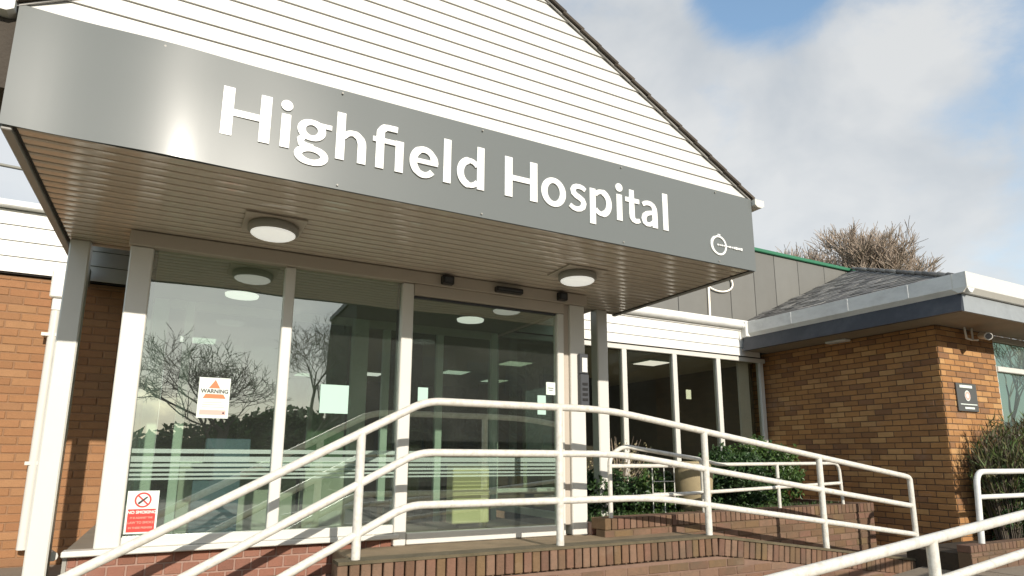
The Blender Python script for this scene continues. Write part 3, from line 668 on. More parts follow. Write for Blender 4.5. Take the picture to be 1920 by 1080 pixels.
# ------------------------------------------------------------------ sign
sg = thing('hospital_sign', 'long grey sign panel reading Highfield Hospital in white letters across the canopy front', 'sign', (1.7, 3.69, ZS))
def bow(x):
    # the thin panel is not quite flat near its left end
    t = (x+.90)
    return .75*(.016*math.exp(-((t-.22)/.20)**2)*-.8+.017*math.exp(-((t-.72)/.26)**2)-.004*math.exp(-((t-2.2)/.6)**2))
q = MB(); nx_, nz_ = 90, 8; X0, X1, Z0, Z1 = CX0-.004, CX1+.004, ZS-.004, EZ+.002
for i in range(nx_+1):
    for j in range(nz_+1):
        x = X0+(X1-X0)*i/nx_; z = Z0+(Z1-Z0)*j/nz_
        q.v.append((x, CYF-.014-bow(x)+.004*((z-ZS)/.66-.5), z))
for i in range(nx_):
    for j in range(nz_): a = i*(nz_+1)+j; q.f.append((a, a+nz_+1, a+nz_+2, a+1)); q.sm.append(True); q.mi.append(0)
q.box((X0, CYF-.0020, Z0), (X1, CYF+.001, Z1)); q.obj('panel', SIGN, sg)
YL = CYF-.0235
def glyph(strokes, name, x0, m=LETTER, parent=sg, base=2.495, sc=1.0):
    q = MB()
    for si, st_ in enumerate(strokes):
        if st_[0] == 'P':     # closed polygon
            q.prism([(u*sc, v*sc) for u, v in st_[1]], (x0, YL-.00012*si, base), ((1, 0, 0), (0, 0, 1), (0, 1, 0)), .012)
            continue
        pts, ws, closed = st_[1], st_[2], st_[3]; n = len(pts)
        if not isinstance(ws, list): ws = [ws]*n
        Lp, Rp = [], []
        for i in range(n):
            a = pts[i-1] if (i or closed) else pts[i]; b_ = pts[(i+1) % n] if (i < n-1 or closed) else pts[i]
            tx, tz = b_[0]-a[0], b_[1]-a[1]; l = math.hypot(tx, tz) or 1; tx /= l; tz /= l
            Lp.append((pts[i][0]-tz*ws[i]/2, pts[i][1]+tx*ws[i]/2)); Rp.append((pts[i][0]+tz*ws[i]/2, pts[i][1]-tx*ws[i]/2))
        y0_ = YL-.00012*si; m_ = n if closed else n-1; vs = []; fs = []
        for p in Lp+Rp: vs.append((x0+p[0]*sc, y0_, base+p[1]*sc))
        for p in Lp+Rp: vs.append((x0+p[0]*sc, y0_+.010, base+p[1]*sc))
        for i in range(m_):
            k = (i+1) % n
            fs += [(n+i, n+k, k, i), (2*n+i, 2*n+k, 3*n+k, 3*n+i), (i, k, 2*n+k, 2*n+i), (3*n+i, 3*n+k, n+k, n+i)]
        if not closed: fs += [(0, 2*n, 3*n, n), (n-1, 2*n-1, 4*n-1, 3*n-1)]
        q.add(vs, fs)
    return q.obj(name, m, parent)
def arc(cx, cz, rx, rz, a0, a1, n=22): return [(cx+rx*math.cos(R(a0+(a1-a0)*i/n)), cz+rz*math.sin(R(a0+(a1-a0)*i/n))) for i in range(n+1)]
def rect(x0, z0, x1, z1): return ('P', [(x0, z0), (x1, z0), (x1, z1), (x0, z1)])
def el(cx, cz, rx, rz, wh, wv, n=36):
    P = [(cx+(rx-wh/2)*math.cos(2*math.pi*i/n), cz+(rz-wv/2)*math.sin(2*math.pi*i/n)) for i in range(n)]
    Ws = [wh*abs(math.cos(2*math.pi*i/n))**1.5+wv*(1-abs(math.cos(2*math.pi*i/n))**1.5) for i in range(n)]
    return ('S', P, Ws, True)
def dot(cx, cz, r): return ('P', [(cx+r*math.cos(2*math.pi*i/20), cz+r*math.sin(2*math.pi*i/20)) for i in range(20)])
XH = .213; CH = .297; AS = .312; SW = .053
gl = {}
gl['H'] = [rect(0, 0, .060, CH), rect(.203, 0, .263, CH), rect(.055, .125, .208, .166)]
gl['i'] = [rect(.005, 0, .005+SW, XH), dot(.0315, .270, .034)]
gl['l'] = [rect(0, 0, SW, AS)]
gl['h'] = [rect(0, 0, SW, AS), ('S', [(.045, .150)]+arc(.100, .118, .0605, .072, 128, 0, 14)+[(.1605, 0)], [.03]+[.036]*6+[.045]*4+[SW]*6, False)]
gl['fi'] = [('S', [(.0595, 0), (.0595, .215)]+arc(.108, .232, .0485, .055, 170, 95, 8)+[(.158, .288), (.171, .287)], [SW]*4+[.048]*5+[.040]*4, False),
            rect(.012, .176, .215, .209), rect(.160, 0, .214, .212)]
gl['e'] = [('S', arc(.100, .1075, .0745, .089, -40, -360, 34), [.040]*6+[.044]*4+[.050]*12+[.042]*9+[.050]*4, False), rect(.04, .096, .197, .128)]
gl['d'] = [rect(.150, 0, .204, AS), ('S', arc(.098, .1075, .0715, .089, 40, 320, 26), [.036]*6+[.050]*15+[.036]*6, False)]
gl['o'] = [el(.104, .107, .105, .112, .052, .042)]
gl['s'] = [('S', [(.147, .178), (.128, .191), (.100, .198), (.070, .196), (.047, .184), (.037, .163), (.043, .140), (.066, .122), (.096, .110), (.122, .094), (.132, .070), (.124, .042), (.100, .023), (.070, .016), (.038, .022), (.010, .040)],
           [.034, .037, .038, .039, .043, .047, .048, .046, .045, .046, .048, .046, .041, .039, .037, .035], False)]
gl['p'] = [rect(0, -.072, SW, XH-.002), ('S', arc(.106, .1085, .0715, .089, 140, -140, 26), [.036]*6+[.050]*15+[.036]*6, False)]
gl['t'] = [('S', [(.063, .275), (.063, .075), (.066, .048), (.078, .030), (.098, .022), (.122, .026), (.140, .034)], [.046, SW, .052, .046, .040, .038, .030], False), rect(0, .170, .138, .208)]
gl['a'] = [('S', [(.022, .178), (.045, .192), (.075, .199), (.105, .196), (.128, .182), (.140, .158), (.142, .12), (.142, 0)], [.034, .037, .038, .040, .044, .050, SW, SW], False),
           ('S', [(.140, .122), (.100, .120), (.062, .108), (.038, .088), (.030, .060), (.038, .033), (.060, .018), (.088, .020), (.115, .036), (.136, .056)], [.034, .036, .040, .046, .048, .044, .036, .034, .034, .034], False)]
gl['g'] = [el(.092, .148, .084, .068, .048, .034), rect(.125, .176, .210, .206),
           ('S', [(.045, .098), (.030, .075), (.034, .052), (.060, .042), (.105, .038)], [.036, .042, .042, .036, .034], False),
           el(.098, -.016, .100, .062, .046, .036)]
for ch, x in (('H', .062), ('i', .378), ('g', .468), ('h', .706), ('fi', .922), ('e', 1.178), ('l', 1.414), ('d', 1.510), ('H', 1.874), ('o', 2.170), ('s', 2.405), ('p', 2.592), ('i', 2.837), ('t', 2.926), ('a', 3.076), ('l', 3.302)):
    o = glyph(gl[ch], 'letter', x)
a_ = ring(sg, 'emblem_ring', 3.906, 2.466, YL, .071, .087, LETTER, rz=1.0, d=.012)
ring(sg, 'emblem_ring', 3.899, 2.468, YL-.0006, .078, .090, LETTER, rz=.95, d=.012, a0=120, a1=250)
box('emblem_mark', (3.895, YL, 2.548), (3.925, YL+.012, 2.566), LETTER, sg)
x = 3.885
for w, h in ((.02, .014), (.018, .010), (.022, .012), (.02, .010), (.016, .014), (.022, .010), (.026, .016), (.02, .012), (.018, .018), (.03, .022), (.024, .018), (.028, .022)):
    box('emblem_lettering', (x, YL-.001, 2.470-h/2), (x+w-.004, YL+.012, 2.470+h/2), LETTER, sg); x += w+.003
for x in (-.25, .73, 1.7, 2.9, 3.9):
    for z in (ZS+.02, EZ-.025):
        q = MB(); q.tube([(x, CYF-.024, z), (x, CYF-.008, z)], .006, 8); q.obj('screw', GREYP, sg)

# canopy lights
for k, (lx, ly) in enumerate(((.475, 4.50), (3.0, 4.47))):
    t = thing('soffit_light', ['round flush light with a lit white disc on the left half of the soffit', 'round flush light with a lit white disc near the right end of the soffit'][k], 'ceiling light', (lx, ly, ZS), 'round lights on the canopy soffit')
    box('base_plate', (lx-.20, ly-.19, ZS-.014), (lx+.20, ly+.19, ZS-.001), SOFFIT2, t, .004)
    q = MB(); q.lathe([(.158, -.0145), (.168, -.024), (.168, -.062), (.150, -.074)], (lx, ly, ZS), 40); q.obj('body', GREYP, t)
    q = MB(); q.lathe([(.148, -.070), (.148, -.080), (.13, -.092), (.06, -.097)], (lx, ly, ZS), 40); q.obj('diffuser', LAMP, t)
for k, (lx, ly) in enumerate(((.42, 6.10), (2.68, 6.05))):
    t = thing('porch_light', ['round ceiling light inside the porch behind the left window', 'round ceiling light inside the porch behind the door glass'][k], 'ceiling light', (lx, ly, 2.19))
    q = MB(); q.lathe([(.15, -.0005), (.15, -.04)], (lx, ly, 2.194), 32); q.obj('body', GREYP, t)
    q = MB(); q.lathe([(.145, -.0405), (.14, -.06), (.06, -.068)], (lx, ly, 2.194), 32); q.obj('diffuser', LAMPIN, t)

# ------------------------------------------------------------------ railings
RY = 4.435
rl = thing('front_railing', 'long white three-rail handrail running up the steps, past the doors and down the ramp', 'railing', (3, RY, 0))
def rz_(h, x): return h if x <= 3.3 else h-(x-3.3)*.142
for h, xl, xe in ((1.11, 1.62, 7.40), (.735, 1.57, 7.47), (.365, 1.50, 7.47)):
    x_lo = -.74; dz = .515
    hb = 3.25 if h > 1 else (3.4 if h > .5 else 3.75)
    p = [(x_lo, RY, h-(xl-x_lo)*dz), (xl, RY, h), (hb, RY, h), (xe, RY, h-(xe-hb)*(.143 if h > 1 else .135 if h > .5 else .132))]
    if h > 1:
        e = p[-1]; p += [(7.50, RY, e[2]-.02), (7.50, RY, -.42)]; pts = rounded(p, [0, .12, .3, .1, .09, 0])
        q = MB(); q.tube(pts, .0295, 14); q.obj('top_rail', RAIL, rl)
    else:
        q = MB(); q.tube(rounded(p, [0, .12, .3, 0]), .028, 14); q.obj('rail', RAIL, rl)
for x, zb in ((1.15, -.0), (2.775, 0), (4.365, -.0), (5.955, -.21)):
    zt = 1.11-(1.62-x)*.515 if x < 1.62 else (1.11 if x < 3.25 else 1.11-(x-3.25)*.143)
    if x < 1.2: zt = .865
    q = MB(); q.tube([(x, RY, zb-.02), (x, RY, zt)], .031, 14); q.obj('post', RAIL, rl)
q = MB(); q.tube([(-.74, RY, -.92), (-.74, RY, 1.11-2.36*.515)], .031, 14); q.obj('post', RAIL, rl)

prl = thing('planter_railing', 'thinner white railing standing on the planter wall behind the ramp', 'railing', (5.2, 4.9, .16))
PX = (3.60, 4.83, 6.05, 7.27)
def pp(x, z): return (x, ply(x)+.04, z)
ptop = rounded([pp(PX[0], .16), pp(PX[0], .72), pp(PX[0]+.17, .815), pp(PX[1], .69), pp(PX[1], .16)], [0, .1, .1, .05, 0])
q = MB(); q.tube(ptop, .021, 12); q.obj('end_frame', RAIL, prl)
q = MB(); q.tube(rounded([pp(PX[1]+.02, .69), pp(PX[1]+.24, .64), pp(PX[3]-.02, .652), pp(PX[3], .16)], [0, .12, .12, 0]), .019, 12); q.obj('top_rail', RAIL, prl)
q = MB(); q.tube([pp(PX[0], .628), pp(PX[1], .630)], .019, 12); q.obj('rail', RAIL, prl)
q = MB(); q.tube([pp(PX[0], .335), pp(PX[1], .360), pp(PX[3], .415)], .019, 12); q.obj('rail', RAIL, prl)
q = MB(); q.tube([pp(PX[2], .16), pp(PX[2], .648)], .020, 12); q.obj('post', RAIL, prl)

frl = thing('lower_ramp_railing', 'white railing along the near side of the lower ramp in the bottom right corner', 'railing', (4, 2.2, -.7))
FY = 2.2
q = MB(); q.tube([(1.2, FY, .149-.09*1.467), (2.67, FY, .149), (4.92, FY, .352), (7.2, FY, .557), (7.3, FY, .55), (7.3, FY, -.42)], .0295, 14); q.obj('top_rail', RAIL, frl)
q = MB(); q.tube([(1.2, FY, .149-.09*1.467-.232), (4.048, FY, .042), (4.85, FY, .118), (7.28, FY, .34)], .027, 14); q.obj('rail', RAIL, frl)
for x in (3.86, 5.6, 1.9): q = MB(); q.tube([(x, FY, -.92), (x, FY, .149+.09*(x-2.67))], .031, 14); q.obj('post', RAIL, frl)

srl = thing('shrub_railing', 'grey-white two-rail guard in front of the dark shrub at the right edge', 'railing', (8.4, 3.85, -.17))
q = MB(); q.tube(rounded([(7.66, 3.85, -.17), (7.73, 3.85, .572), (9.9, 3.85, .575), (9.9, 3.85, -.17)], [0, .14, .14, 0]), .030, 14); q.obj('frame', GUT, srl)
q = MB(); q.tube([(7.70, 3.85, .305), (9.88, 3.85, .305)], .026, 12); q.obj('rail', GUT, srl)

bw_ = thing('bed_wall', 'very low brown brick kerb wall holding the shrub bed at the right edge', 'wall', (8.8, 3.85, -.43))
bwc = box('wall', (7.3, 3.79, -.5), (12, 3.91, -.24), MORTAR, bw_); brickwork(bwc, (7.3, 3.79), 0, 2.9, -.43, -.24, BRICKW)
x = 7.3
while x < 10.2: link('coping_brick', brick_mesh(.066, .13, .07, BRICKW), bw_, (x, 3.784, -.238), (0, 0, random.uniform(-.02, .02))); x += .077
struct(box('shrub_bed', (7.32, 3.915, -.5), (12, 4.455, -.26), SOIL))
# ------------------------------------------------------------------ right brick building
XR, YR = 8.45, 4.46; ZW = 2.395
sb = thing('brick_building', 'orange brick building on the right with slate roof and deep white eaves', 'building', (9.5, 5.5, -.43))
w1 = box('wall', (XR, YR, -.6), (9.795, YR+.2, ZW), MORTAR, sb); w2 = box('side_wall', (XR+.001, YR+.201, -.6), (XR+.2, 7.56, ZW), MORTAR, sb)
brickwork(w1, (XR, YR), 0, 1.345, -.43, ZW, BRICKR, proud=.006)
# outer face of the side wall looks to -X: direction runs from back to front
brickwork(w2, (XR, 7.50), -math.pi/2, 7.50-YR+.004, -.43, ZW, BRICKR, visible=lambda c: c.z > -.1, proud=.006)
ww = thing('leaded_window', 'white framed window with pale patterned glass at the right edge of the photo', 'window', (10.5, 4.5, 1.0))
box('wall', (9.8, YR+.04, -.43), (12, YR+.2, .95), BRICKR, sb); box('far_wall', (12.0, YR, -.43), (14, YR+.2, ZW), BRICKR, sb)
box('frame', (9.80, YR+.02, .95), (9.86, YR+.1, 2.39), UPVC, ww, .006); box('frame', (11.9, YR+.02, .95), (11.96, YR+.1, 2.39), UPVC, ww, .006); box('frame', (10.9, YR+.02, 1.06), (10.95, YR+.1, 2.39), UPVC, ww, .006)
box('frame', (9.861, YR+.0, 1.885), (11.9, YR+.09, 1.96), UPVC, ww, .008); box('frame', (9.861, YR+.02, 2.31), (11.9, YR+.1, 2.39), SOFFIT2, ww, .006); box('sill', (9.78, YR-.03, .95), (11.98, YR+.12, 1.04), UPVC, ww, .008)
box('pane', (9.861, YR+.06, 1.04), (11.9, YR+.066, 1.884), GLASS3, ww); box('pane', (9.861, YR+.06, 1.961), (11.9, YR+.066, 2.31), GLASS3, ww)
for k, x in enumerate((9.95, 10.02, 10.07, 10.15, 10.21)): box('sill_ornament', (x, YR+.09, 1.04), (x+.04, YR+.13, 1.10+.03*(k % 3)), PAPER, ww, .01)
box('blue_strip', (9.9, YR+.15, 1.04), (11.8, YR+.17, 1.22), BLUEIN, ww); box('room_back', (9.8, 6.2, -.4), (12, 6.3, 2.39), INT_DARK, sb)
# eaves: soffit, dark fascia, gutter, on two sides
EX, EY = 7.88, 3.86
SOFFIT3 = mat('eaves_soffit', (.30, .25, .185), .7, var=.12, dirt=.3)
box('soffit', (EX, EY, ZW), (16, YR+.02, ZW+.02), SOFFIT3, sb); box('soffit', (EX, YR+.021, ZW), (XR+.02, 7.08, ZW+.02), SOFFIT3, sb)
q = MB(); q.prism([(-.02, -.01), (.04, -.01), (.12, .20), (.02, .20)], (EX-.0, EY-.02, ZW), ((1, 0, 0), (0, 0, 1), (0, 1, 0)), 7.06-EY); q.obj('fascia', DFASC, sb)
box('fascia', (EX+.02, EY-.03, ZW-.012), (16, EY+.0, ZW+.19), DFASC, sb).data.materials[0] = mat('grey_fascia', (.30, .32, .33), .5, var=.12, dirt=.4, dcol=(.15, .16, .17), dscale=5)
GX = EX-.02
q = MB()
prof = [(0, .24), (0, .06), (.05, .005), (.10, 0), (.16, .05), (.16, .24), (.145, .24), (.145, .065), (.015, .065), (.015, .24)]
q.prism([(u-.07, v) for u, v in prof], (GX+.06, EY-.112, ZW+.195), ((1, 0, 0), (0, 0, 1), (0, 1, 0)), 7.02-EY); q.obj('gutter', GUT, sb)
q = MB(); q.prism([(u-.10, v) for u, v in prof], (GX-.012, EY-.015, ZW+.194), ((0, 1, 0), (0, 0, 1), (1, 0, 0)), 8); q.obj('gutter', UPVC, sb)
for y in (4.4, 5.2, 6.1):
    box('gutter_joint', (GX-.014, y, ZW+.26), (GX-.0, y+.03, ZW+.43), GUT, sb, .004)
# roof
RB = (8.0, 3.90, ZW+.40); PIT = .44; TOPX = 11.6
q = MB(); t = TOPX-RB[0]
A = RB; B = (RB[0], 7.56, RB[2]); Cc = (RB[0]+3.66, 7.56, RB[2]+3.66*PIT); D = (20, 3.90, RB[2]); E_ = (20, 7.56, Cc[2])
q.add([A, B, Cc, D, E_], [(0, 2, 1), (0, 3, 4, 2)]); q.obj('roof', DARK, sb)
sl = math.atan(PIT); sm_ = {}
for kx in range(3):
    b = MB(); b.bbox((0, 0, 0), (.19, .196+.0*kx, .010), .003); sm_[kx] = b.mesh('slate', SLATE)
slots = []; r_ = 0; d_ = 0.0
while d_ < 3.6:
    yy = RB[1]+d_+(r_ % 2)*.1
    while yy < 7.36: slots.append((d_, yy)); yy += .2
    d_ += .135; r_ += 1
slots.sort(key=lambda s_: s_[0]); rest = MB()
for i, (d_, yy) in enumerate(slots):
    zz = RB[2]+d_*PIT+.012
    if i < 300: link('slate', sm_[i % 3], sb, (RB[0]+d_, yy, zz+random.uniform(0, .004)), (random.uniform(-.01, .01), -sl+.05+random.uniform(-.015, .015), random.uniform(-.01, .01)))
    else:
        c_, s__ = math.cos(sl-.05), math.sin(sl-.05); b = MB(); b.box((0, 0, 0), (.19, .194, .010))
        rest.add([(RB[0]+d_+x*c_-z*s__, yy+y, zz+x*s__+z*c_) for x, y, z in b.v], b.f)
if rest.v: rest.obj('slate_course', SLATE, sb)['kind'] = 'stuff'
# front slope slates, seen only as a sliver
fr = MB(); d_ = 0; r_ = 0
while d_ < 3.4:
    xx = RB[0]+d_+(r_ % 2)*.1+.1
    while xx < 13: fr.box((xx, RB[1]+d_, RB[2]+d_*PIT+.012), (xx+.19, RB[1]+d_+.17, RB[2]+d_*PIT+.03)); xx += .2
    d_ += .16; r_ += 1
fr.obj('slate_course', SLATE, sb)['kind'] = 'stuff'
q = MB()
for k in range(18):
    t0 = k*.2; p0 = Vector((RB[0]+t0, RB[1]+t0, RB[2]+t0*PIT+.03)); p1 = Vector((RB[0]+t0+.21, RB[1]+t0+.21, RB[2]+(t0+.21)*PIT+.045))
    q.tube([p0, p1], .03, 8)
q.obj('hip_ridge', SLATE, sb)
tag(box('eaves_light', (8.30, 5.60, ZW-.035), (8.44, 5.92, ZW-.002), GUT, None, .01), 'slim pale light fitting under the eaves of the right brick building', 'light')
cm_ = thing('security_camera', 'white security camera bracketed below the eaves at the brick corner', 'camera', (9.15, 4.3, ZW))
q = MB(); q.tube([(9.10, 4.36, ZW-.002), (9.10, 4.36, ZW-.16), (9.10, 4.30, ZW-.17)], .014, 8); q.obj('bracket', UPVC, cm_)
q = MB(); q.tube([(8.98, 4.12, ZW-.16), (9.20, 4.30, ZW-.10)], .048, 14); q.obj('body', UPVC, cm_)
q = MB(); q.tube([(8.972, 4.113, ZW-.162), (8.980, 4.120, ZW-.160)], .036, 14); q.obj('lens', BLACK, cm_)
q = MB(); q.tube([(8.93, 4.36, ZW-.002), (8.95, 4.36, ZW-.15), (9.08, 4.36, ZW-.16)], .012, 8); q.obj('arm', UPVC, cm_)
pq = thing('wall_plaque', 'grey plaque with a round pink emblem and pale text lines on the sunlit brick corner', 'plaque', (8.93, 4.44, 1.3))
yq = YR-.030
box('plate', (8.705, yq, 1.305), (9.165, yq+.02, 1.665), mat('plaque_grey', (.085, .085, .08), .5), pq, .004)
box('text_line', (8.77, yq-.004, 1.605), (9.06, yq-.0005, 1.64), PAPER, pq); box('text_line', (8.75, yq-.004, 1.388), (9.13, yq-.0005, 1.400), PAPER, pq); box('text_line', (8.84, yq-.004, 1.335), (9.06, yq-.0005, 1.360), PAPER, pq)
q = MB(); q.prism([(.062*math.cos(2*math.pi*i/24), .068*math.sin(2*math.pi*i/24)) for i in range(24)], (8.93, yq-.004, 1.505), ((1, 0, 0), (0, 0, 1), (0, 1, 0)), .0035); q.obj('emblem', PAPER, pq)
ring(pq, 'emblem_ring', 8.93, 1.505, yq-.0055, .030, .055, PINK, d=.001)

# ------------------------------------------------------------------ grey panelled block behind
pb = thing('panelled_block', 'grey panelled upper wall with a green capping behind the slate roof', 'building', (8, 8, 2.9))
px_ = [3.2, 3.85, 4.5, 5.1, 5.75, 6.4, 7.05, 7.7, 8.25, 8.85, 9.40, 10.04, 10.8, 11.46, 12.1]
for a, b_ in zip(px_, px_[1:]): box('panel', (a+.006, 7.575, 2.6), (b_-.006, 7.60, 4.36), PANELM, pb, .003)
box('core', (3.2, 7.60, 2.6), (12.1, 12, 4.34), DARK, pb); box('capping', (3.15, 7.53, 4.365), (12.15, 7.70, 4.43), GREEN, pb, .01)
q = MB(); q.tube(rounded([(7.70, 7.55, 2.9), (7.71, 7.55, 3.55), (7.73, 7.55, 3.60)], .03), .02, 8); tag(q.obj('vent_pipe', CABLE), 'thin pale pipe rising in front of the grey panelled wall', 'pipe')
q = MB(); q.tube([(7.52+.36*t_/10+.36, 7.54, 3.52+.0*t_) if False else (7.95+.32*math.cos(R(a)), 7.54, 3.66+.17*math.sin(R(a))) for t_, a in enumerate(range(200, 400, 12))], .014, 8); tag(q.obj('cable_loop', CABLE), 'loop of pale cable hanging on the grey panelled wall beside the canopy corner', 'cable')
q = MB(); q.tube([(-9, 9, 4.40), (-6, 9, 4.22), (-3, 9, 4.12), (-1.2, 9, 4.06)], .02, 6); tag(q.obj('overhead_cable', DCABLE), 'dark overhead cable crossing the sky left of the canopy', 'cable')

# ------------------------------------------------------------------ plants
def leaves(name, n, inside, size, m, parent=None, up=.4, aspect=.5):
    q = MB(); k = 0
    while k < n:
        p = inside()
        if p is None: continue
        k += 1; s_ = size*random.uniform(.6, 1.3)
        a = Vector((random.gauss(0, 1), random.gauss(0, 1), random.gauss(0, 1)+up)).normalized(); b_ = a.cross(Vector((random.gauss(0, 1), random.gauss(0, 1), random.gauss(0, 1)))).normalized()
        c_ = a.cross(b_)*s_*.25
        q.add([p-a*s_/2, p+b_*s_*aspect/2+c_, p+a*s_/2, p-b_*s_*aspect/2+c_], [(0, 1, 2), (0, 2, 3)])
    return q.obj(name, m, parent)
def blob(cx, cy, cz, rx, ry, rz, seed, lump=.35):
    def f():
        d = Vector((random.gauss(0, 1), random.gauss(0, 1), random.gauss(0, 1))).normalized()
        r = random.random()**.35
        k = 1+lump*(noise.noise(d*2.2+Vector((seed, seed*2, 0)))*1.6)
        p = Vector((cx+d.x*rx*r*k, cy+d.y*ry*r*k, cz+d.z*rz*r*k))
        if noise.noise(p*5+Vector((0, seed, 0))) < -.25: return None
        return p if p.z > -.26 else None
    return f
def shrub(label, cx, cy, cz, rx, ry, rz, n, m, size=.06, seed=1, group='shrubs in the planter'):
    t = thing('shrub', label, 'shrub', (cx, cy, .1), group)
    leaves('foliage', n, blob(cx, cy, cz, rx, ry, rz, seed), size, m, t)
    q = MB()
    for k in range(9):
        a = random.uniform(0, 6.28); q.tube([(cx, cy, .08), (cx+math.cos(a)*rx*.3, cy+math.sin(a)*ry*.3, cz*.6), (cx+math.cos(a)*rx*.7, cy+math.sin(a)*ry*.7, cz+rz*.3)], [.012, .008, .004], 5)
    q.obj('stem', BARK, t)
shrub('low dark green shrub just right of the porch corner', 4.15, 5.75, .30, .42, .4, .28, 4200, LEAFD, seed=2)
shrub('low green shrub between the right canopy post and the clay pot', 4.85, 5.75, .26, .42, .38, .30, 4200, LEAF, seed=3)
shrub('rounded dark green shrub right of the clay pot', 5.95, 5.75, .42, .50, .45, .38, 6500, LEAFD, seed=5)
shrub('tallest green shrub against the brick side wall', 7.10, 6.2, .50, .52, .50, .44, 7500, LEAF, seed=8)
tw = thing('bare_shrub', 'thin bare twiggy shrub in front of the wing window beside the post', 'shrub', (4.55, 6.0, .1))
q = MB()
for k in range(70):
    a = random.uniform(0, 6.28); r = random.uniform(.05, .38); h = random.uniform(.4, .85)
    q.tube([(4.55, 6.0, .1), (4.55+math.cos(a)*r*.5, 6.0+math.sin(a)*r*.5, .1+h*.6), (4.55+math.cos(a)*r, 6.0+math.sin(a)*r, .1+h)], [.006, .004, .002], 4)
q.obj('branches', TWIG, tw)
leaves('dry_leaves', 500, blob(4.55, 6.0, .6, .35, .35, .28, 4), .035, mat('dry_leaf', (.30, .26, .14), .8, rnd=.4), tw)
pt_ = thing('clay_pot', 'tall buff clay pot standing in the planter among the shrubs', 'plant pot', (5.08, 5.36, .1))
q = MB(); q.lathe([(.12, .10), (.15, .14), (.20, .36), (.215, .56), (.19, .64), (.20, .67), (.165, .67), (.15, .60)], (5.08, 5.36, 0), 28); q.obj('body', POT, pt_)
q = MB(); q.lathe([(.15, .62), (.0005, .625)], (5.08, 5.36, 0), 20); q.obj('soil', SOIL, pt_)
tr = thing('plant_support', 'small white metal plant support behind the planter railing left of the pot', 'plant support', (4.95, 5.35, .1))
for x in (4.50, 4.66, 4.80): q = MB(); q.tube([(x, 5.35, .1), (x, 5.35, .62)], .006, 6); q.obj('upright', UPVC, tr)
for z in (.34, .46): q = MB(); q.tube([(4.50, 5.343, z), (4.80, 5.343, z)], .005, 6); q.obj('crossbar', UPVC, tr)
gm = MB()
for k in range(1600):
    x = random.uniform(3.6, 7.55); y = random.uniform(ply(x)+.22, ply(x)+.5); h = random.uniform(.03, .10); a = random.uniform(0, 6.28); d = Vector((math.cos(a), math.sin(a), 0))*.006
    p = Vector((x, y, .10)); gm.add([p-d, p+d, p+Vector((random.gauss(0, .02), random.gauss(0, .02), h))], [(0, 1, 2)])
go = gm.obj('grass_tufts', LEAF); tag(go, 'short green grass growing along the planter edge', 'grass'); go['kind'] = 'stuff'
# tall wispy shrub by the right building
def wispy(label, cx, cy, zb, n, spread, hmin, hmax, seed):
    t = thing('wispy_shrub', label, 'shrub', (cx, cy, zb)); rnd = random.Random(seed); q = MB(); lf = MB()
    for k in range(n):
        a = rnd.uniform(0, 6.28); r = spread*rnd.random()**.5; h = rnd.uniform(hmin, hmax)*(1-.35*(r/spread)**2)
        bx, by = cx+math.cos(a)*r*.6, cy+math.sin(a)*r*.22; tx, ty = cx+math.cos(a)*r*1.05, cy+math.sin(a)*r*.45
        P = [Vector((bx, by, zb)), Vector((bx+(tx-bx)*.35, by+(ty-by)*.35, zb+h*.5)), Vector((tx, ty, zb+h))]
        q.tube(P, [.007, .005, .0015], 4, cap=False)
        for m_ in range(13):
            u = rnd.uniform(-.25, 1.0); p = P[1].lerp(P[2], u) if u > 0 else P[1].lerp(P[0], -u*3); d = (P[2]-P[1]).normalized()
            dd = (d+Vector((rnd.gauss(0, .45), rnd.gauss(0, .45), rnd.gauss(0, .3)))).normalized(); L_ = rnd.uniform(.06, .17); s_ = dd.cross(Vector((rnd.gauss(0, 1), rnd.gauss(0, 1), .2))).normalized()*.009
            lf.add([p-s_, p+s_, p+dd*L_], [(0, 1, 2)])
    q.obj('stems', BARK, t); lf.obj('blades', LEAFB, t)
    leaves('foliage', 9000, blob(cx+.12, cy, zb+.45, spread*.80, .30, .62, seed, .25), .07, LEAFD, t, up=.8, aspect=.28)
wispy('tall wispy brown and green shrub in front of the sunlit brick corner', 9.12, 4.16, -.27, 440, .66, 1.0, 1.55, 3)
wispy('dense wispy green shrub at the right edge of the photo', 9.75, 4.16, -.27, 520, .78, 1.1, 1.62, 6)
# weed on the steps
wd = leaves('weed', 140, lambda: Vector((.60+random.gauss(0, .05), 4.62+random.gauss(0, .05), -.24+abs(random.gauss(0, .05)))), .05, LEAF)
tag(wd, 'small green weed growing at the edge of the steps', 'weed')

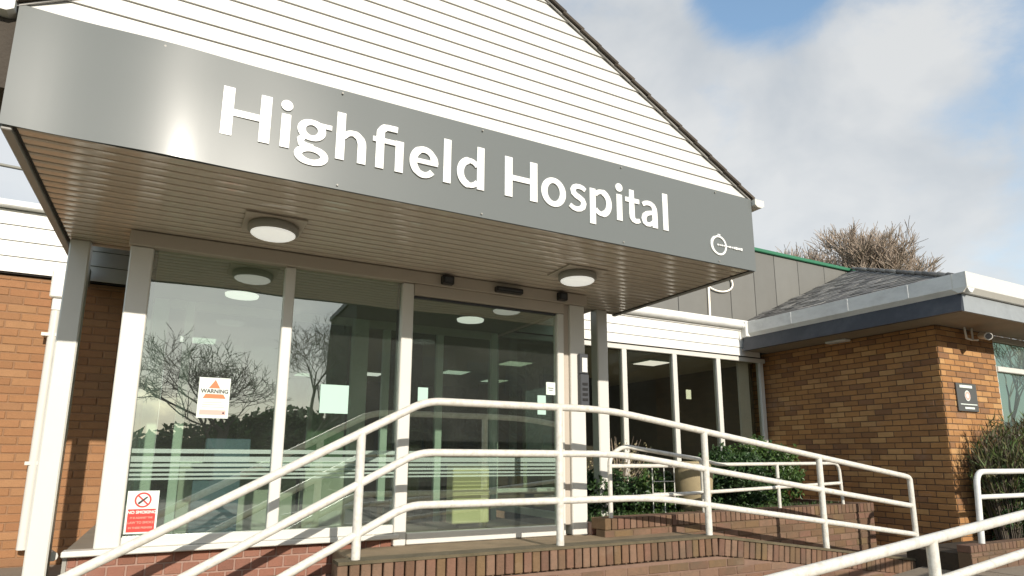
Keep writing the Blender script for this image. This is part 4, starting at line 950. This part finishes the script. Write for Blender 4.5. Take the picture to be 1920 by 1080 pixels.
# ------------------------------------------------------------------ bare trees
def tree(name, label, base, h, spread, seed, m_tr, m_tw, depth=6, group=None, minr=.008, fan=.42, kids=(3, 4), up=.25, trunk=.25):
    rnd = random.Random(seed); t = thing(name, label, 'tree', base, group); tr_ = MB(); tw_ = MB()
    def grow(p, d, L_, r, k):
        q = MB(); n_ = 3; P = [p]; dd = d.copy()
        for i in range(n_):
            dd = (dd+Vector((rnd.gauss(0, .13), rnd.gauss(0, .13), rnd.gauss(0, .08)+.03))).normalized(); P.append(P[-1]+dd*L_/n_)
        rs = [r*(1-.4*i/n_) for i in range(n_+1)]
        (tr_ if k < 3 else tw_).tube(P, rs, 7 if k < 2 else (4 if k < 4 else 3), cap=False, smooth=k < 3)
        if k >= depth: return
        for i in range(rnd.randint(*kids)):
            u = rnd.uniform(.45, 1.0) if i else 1.0; j = min(int(u*n_), n_-1); pp_ = P[j].lerp(P[j+1], u*n_-j)
            s_ = Vector((rnd.gauss(0, 1), rnd.gauss(0, 1), rnd.gauss(0, .6))).normalized()
            nd = (dd+s_*fan*spread*(1.2 if k == 0 else 1)+Vector((0, 0, up))).normalized()
            grow(pp_, nd, L_*rnd.uniform(.62, .82), max(minr, rs[j]*rnd.uniform(.5, .68)), k+1)
    grow(Vector(base), Vector((0, 0, 1)), h*.26, h*.02*1.0, 0)
    tr_.obj('trunk', m_tr, t); tw_.obj('crown', m_tw, t); return t
tree('bare_tree', 'broad bare winter tree rising behind the slate roof', (24.5, 15.5, -.9), 14.1, 1.25, 11, BARK, TWIG, 7, minr=.012, fan=.60, kids=(4, 5), up=.30)
tree('bare_tree', 'bare tree whose twigs just top the white eaves at the far right', (33.5, 15.2, -.9), 11.6, 1.0, 5, BARK, TWIG, 6, minr=.013, fan=.6)
for k, (x, y, h, sp) in enumerate(((-3.0, -17, 9.0, 1.0), (1.4, -14, 9.6, 1.1), (4.6, -17, 10.2, 1.1), (8.6, -14, 9.2, 1.1), (14, -15, 9.5, 1), (-9, -20, 9.5, 1), (21, -15, 9.5, 1))):
    tree('bare_tree', ['slender bare tree across the car park mirrored at the left edge of the porch glass', 'bare tree across the car park mirrored in the left window', 'wide bare tree mirrored in the second porch window',
         'tall bare tree mirrored beside the door', 'bare tree across the car park right of the entrance', 'bare tree at the left end of the hedge', 'bare tree at the right end of the hedge'][k],
         (x, y, -.92), h, sp, 40+k, BARK, DTWIG, 6, group='bare trees across the car park', minr=.009, fan=.85, up=.10)
hd = thing('hedge', 'long dense green hedge across the car park mirrored in the porch glass', 'hedge', (-4, -22.8, -.9))
def hed():
    p = Vector((random.uniform(-16, 6.8), random.uniform(-23.6, -22.0), random.uniform(-.9, 3.9))); return p if p.z < 2.2+noise.noise(p*.22)*2.6 else None
leaves('foliage', 24000, hed, .42, HEDGE, hd); box('core', (-16, -23.2, -.9), (6.7, -22.4, 1.2), LEAFD, hd)

ob = thing('office_block', 'dark two storey brick block across the car park, mirrored in the door glass', 'building', (18, -20, -.9))
OBM = mat('office_brick', (.085, .07, .055), .9, var=.2, vscale=2, dirt=.3)
box('wall', (7.1, -25, -.95), (29, -19.0, 8.2), OBM, ob); box('parapet', (7.0, -25.1, 8.201), (29.1, -18.9, 8.45), DFASC, ob)
for z in (.3, 3.9):
    for k in range(9):
        x = 8.2+2.3*k
        wf = box('window', (x, -18.998, z), (x+1.3, -18.95, z+1.7), DGREY, ob); box('pane', (x+.08, -18.949, z+.08), (x+1.22, -18.94, z+1.62), INT_DARK, wf)
wd_ = box('door', (27.6, -18.998, -.9), (28.6, -18.93, 1.2), WOOD, ob)
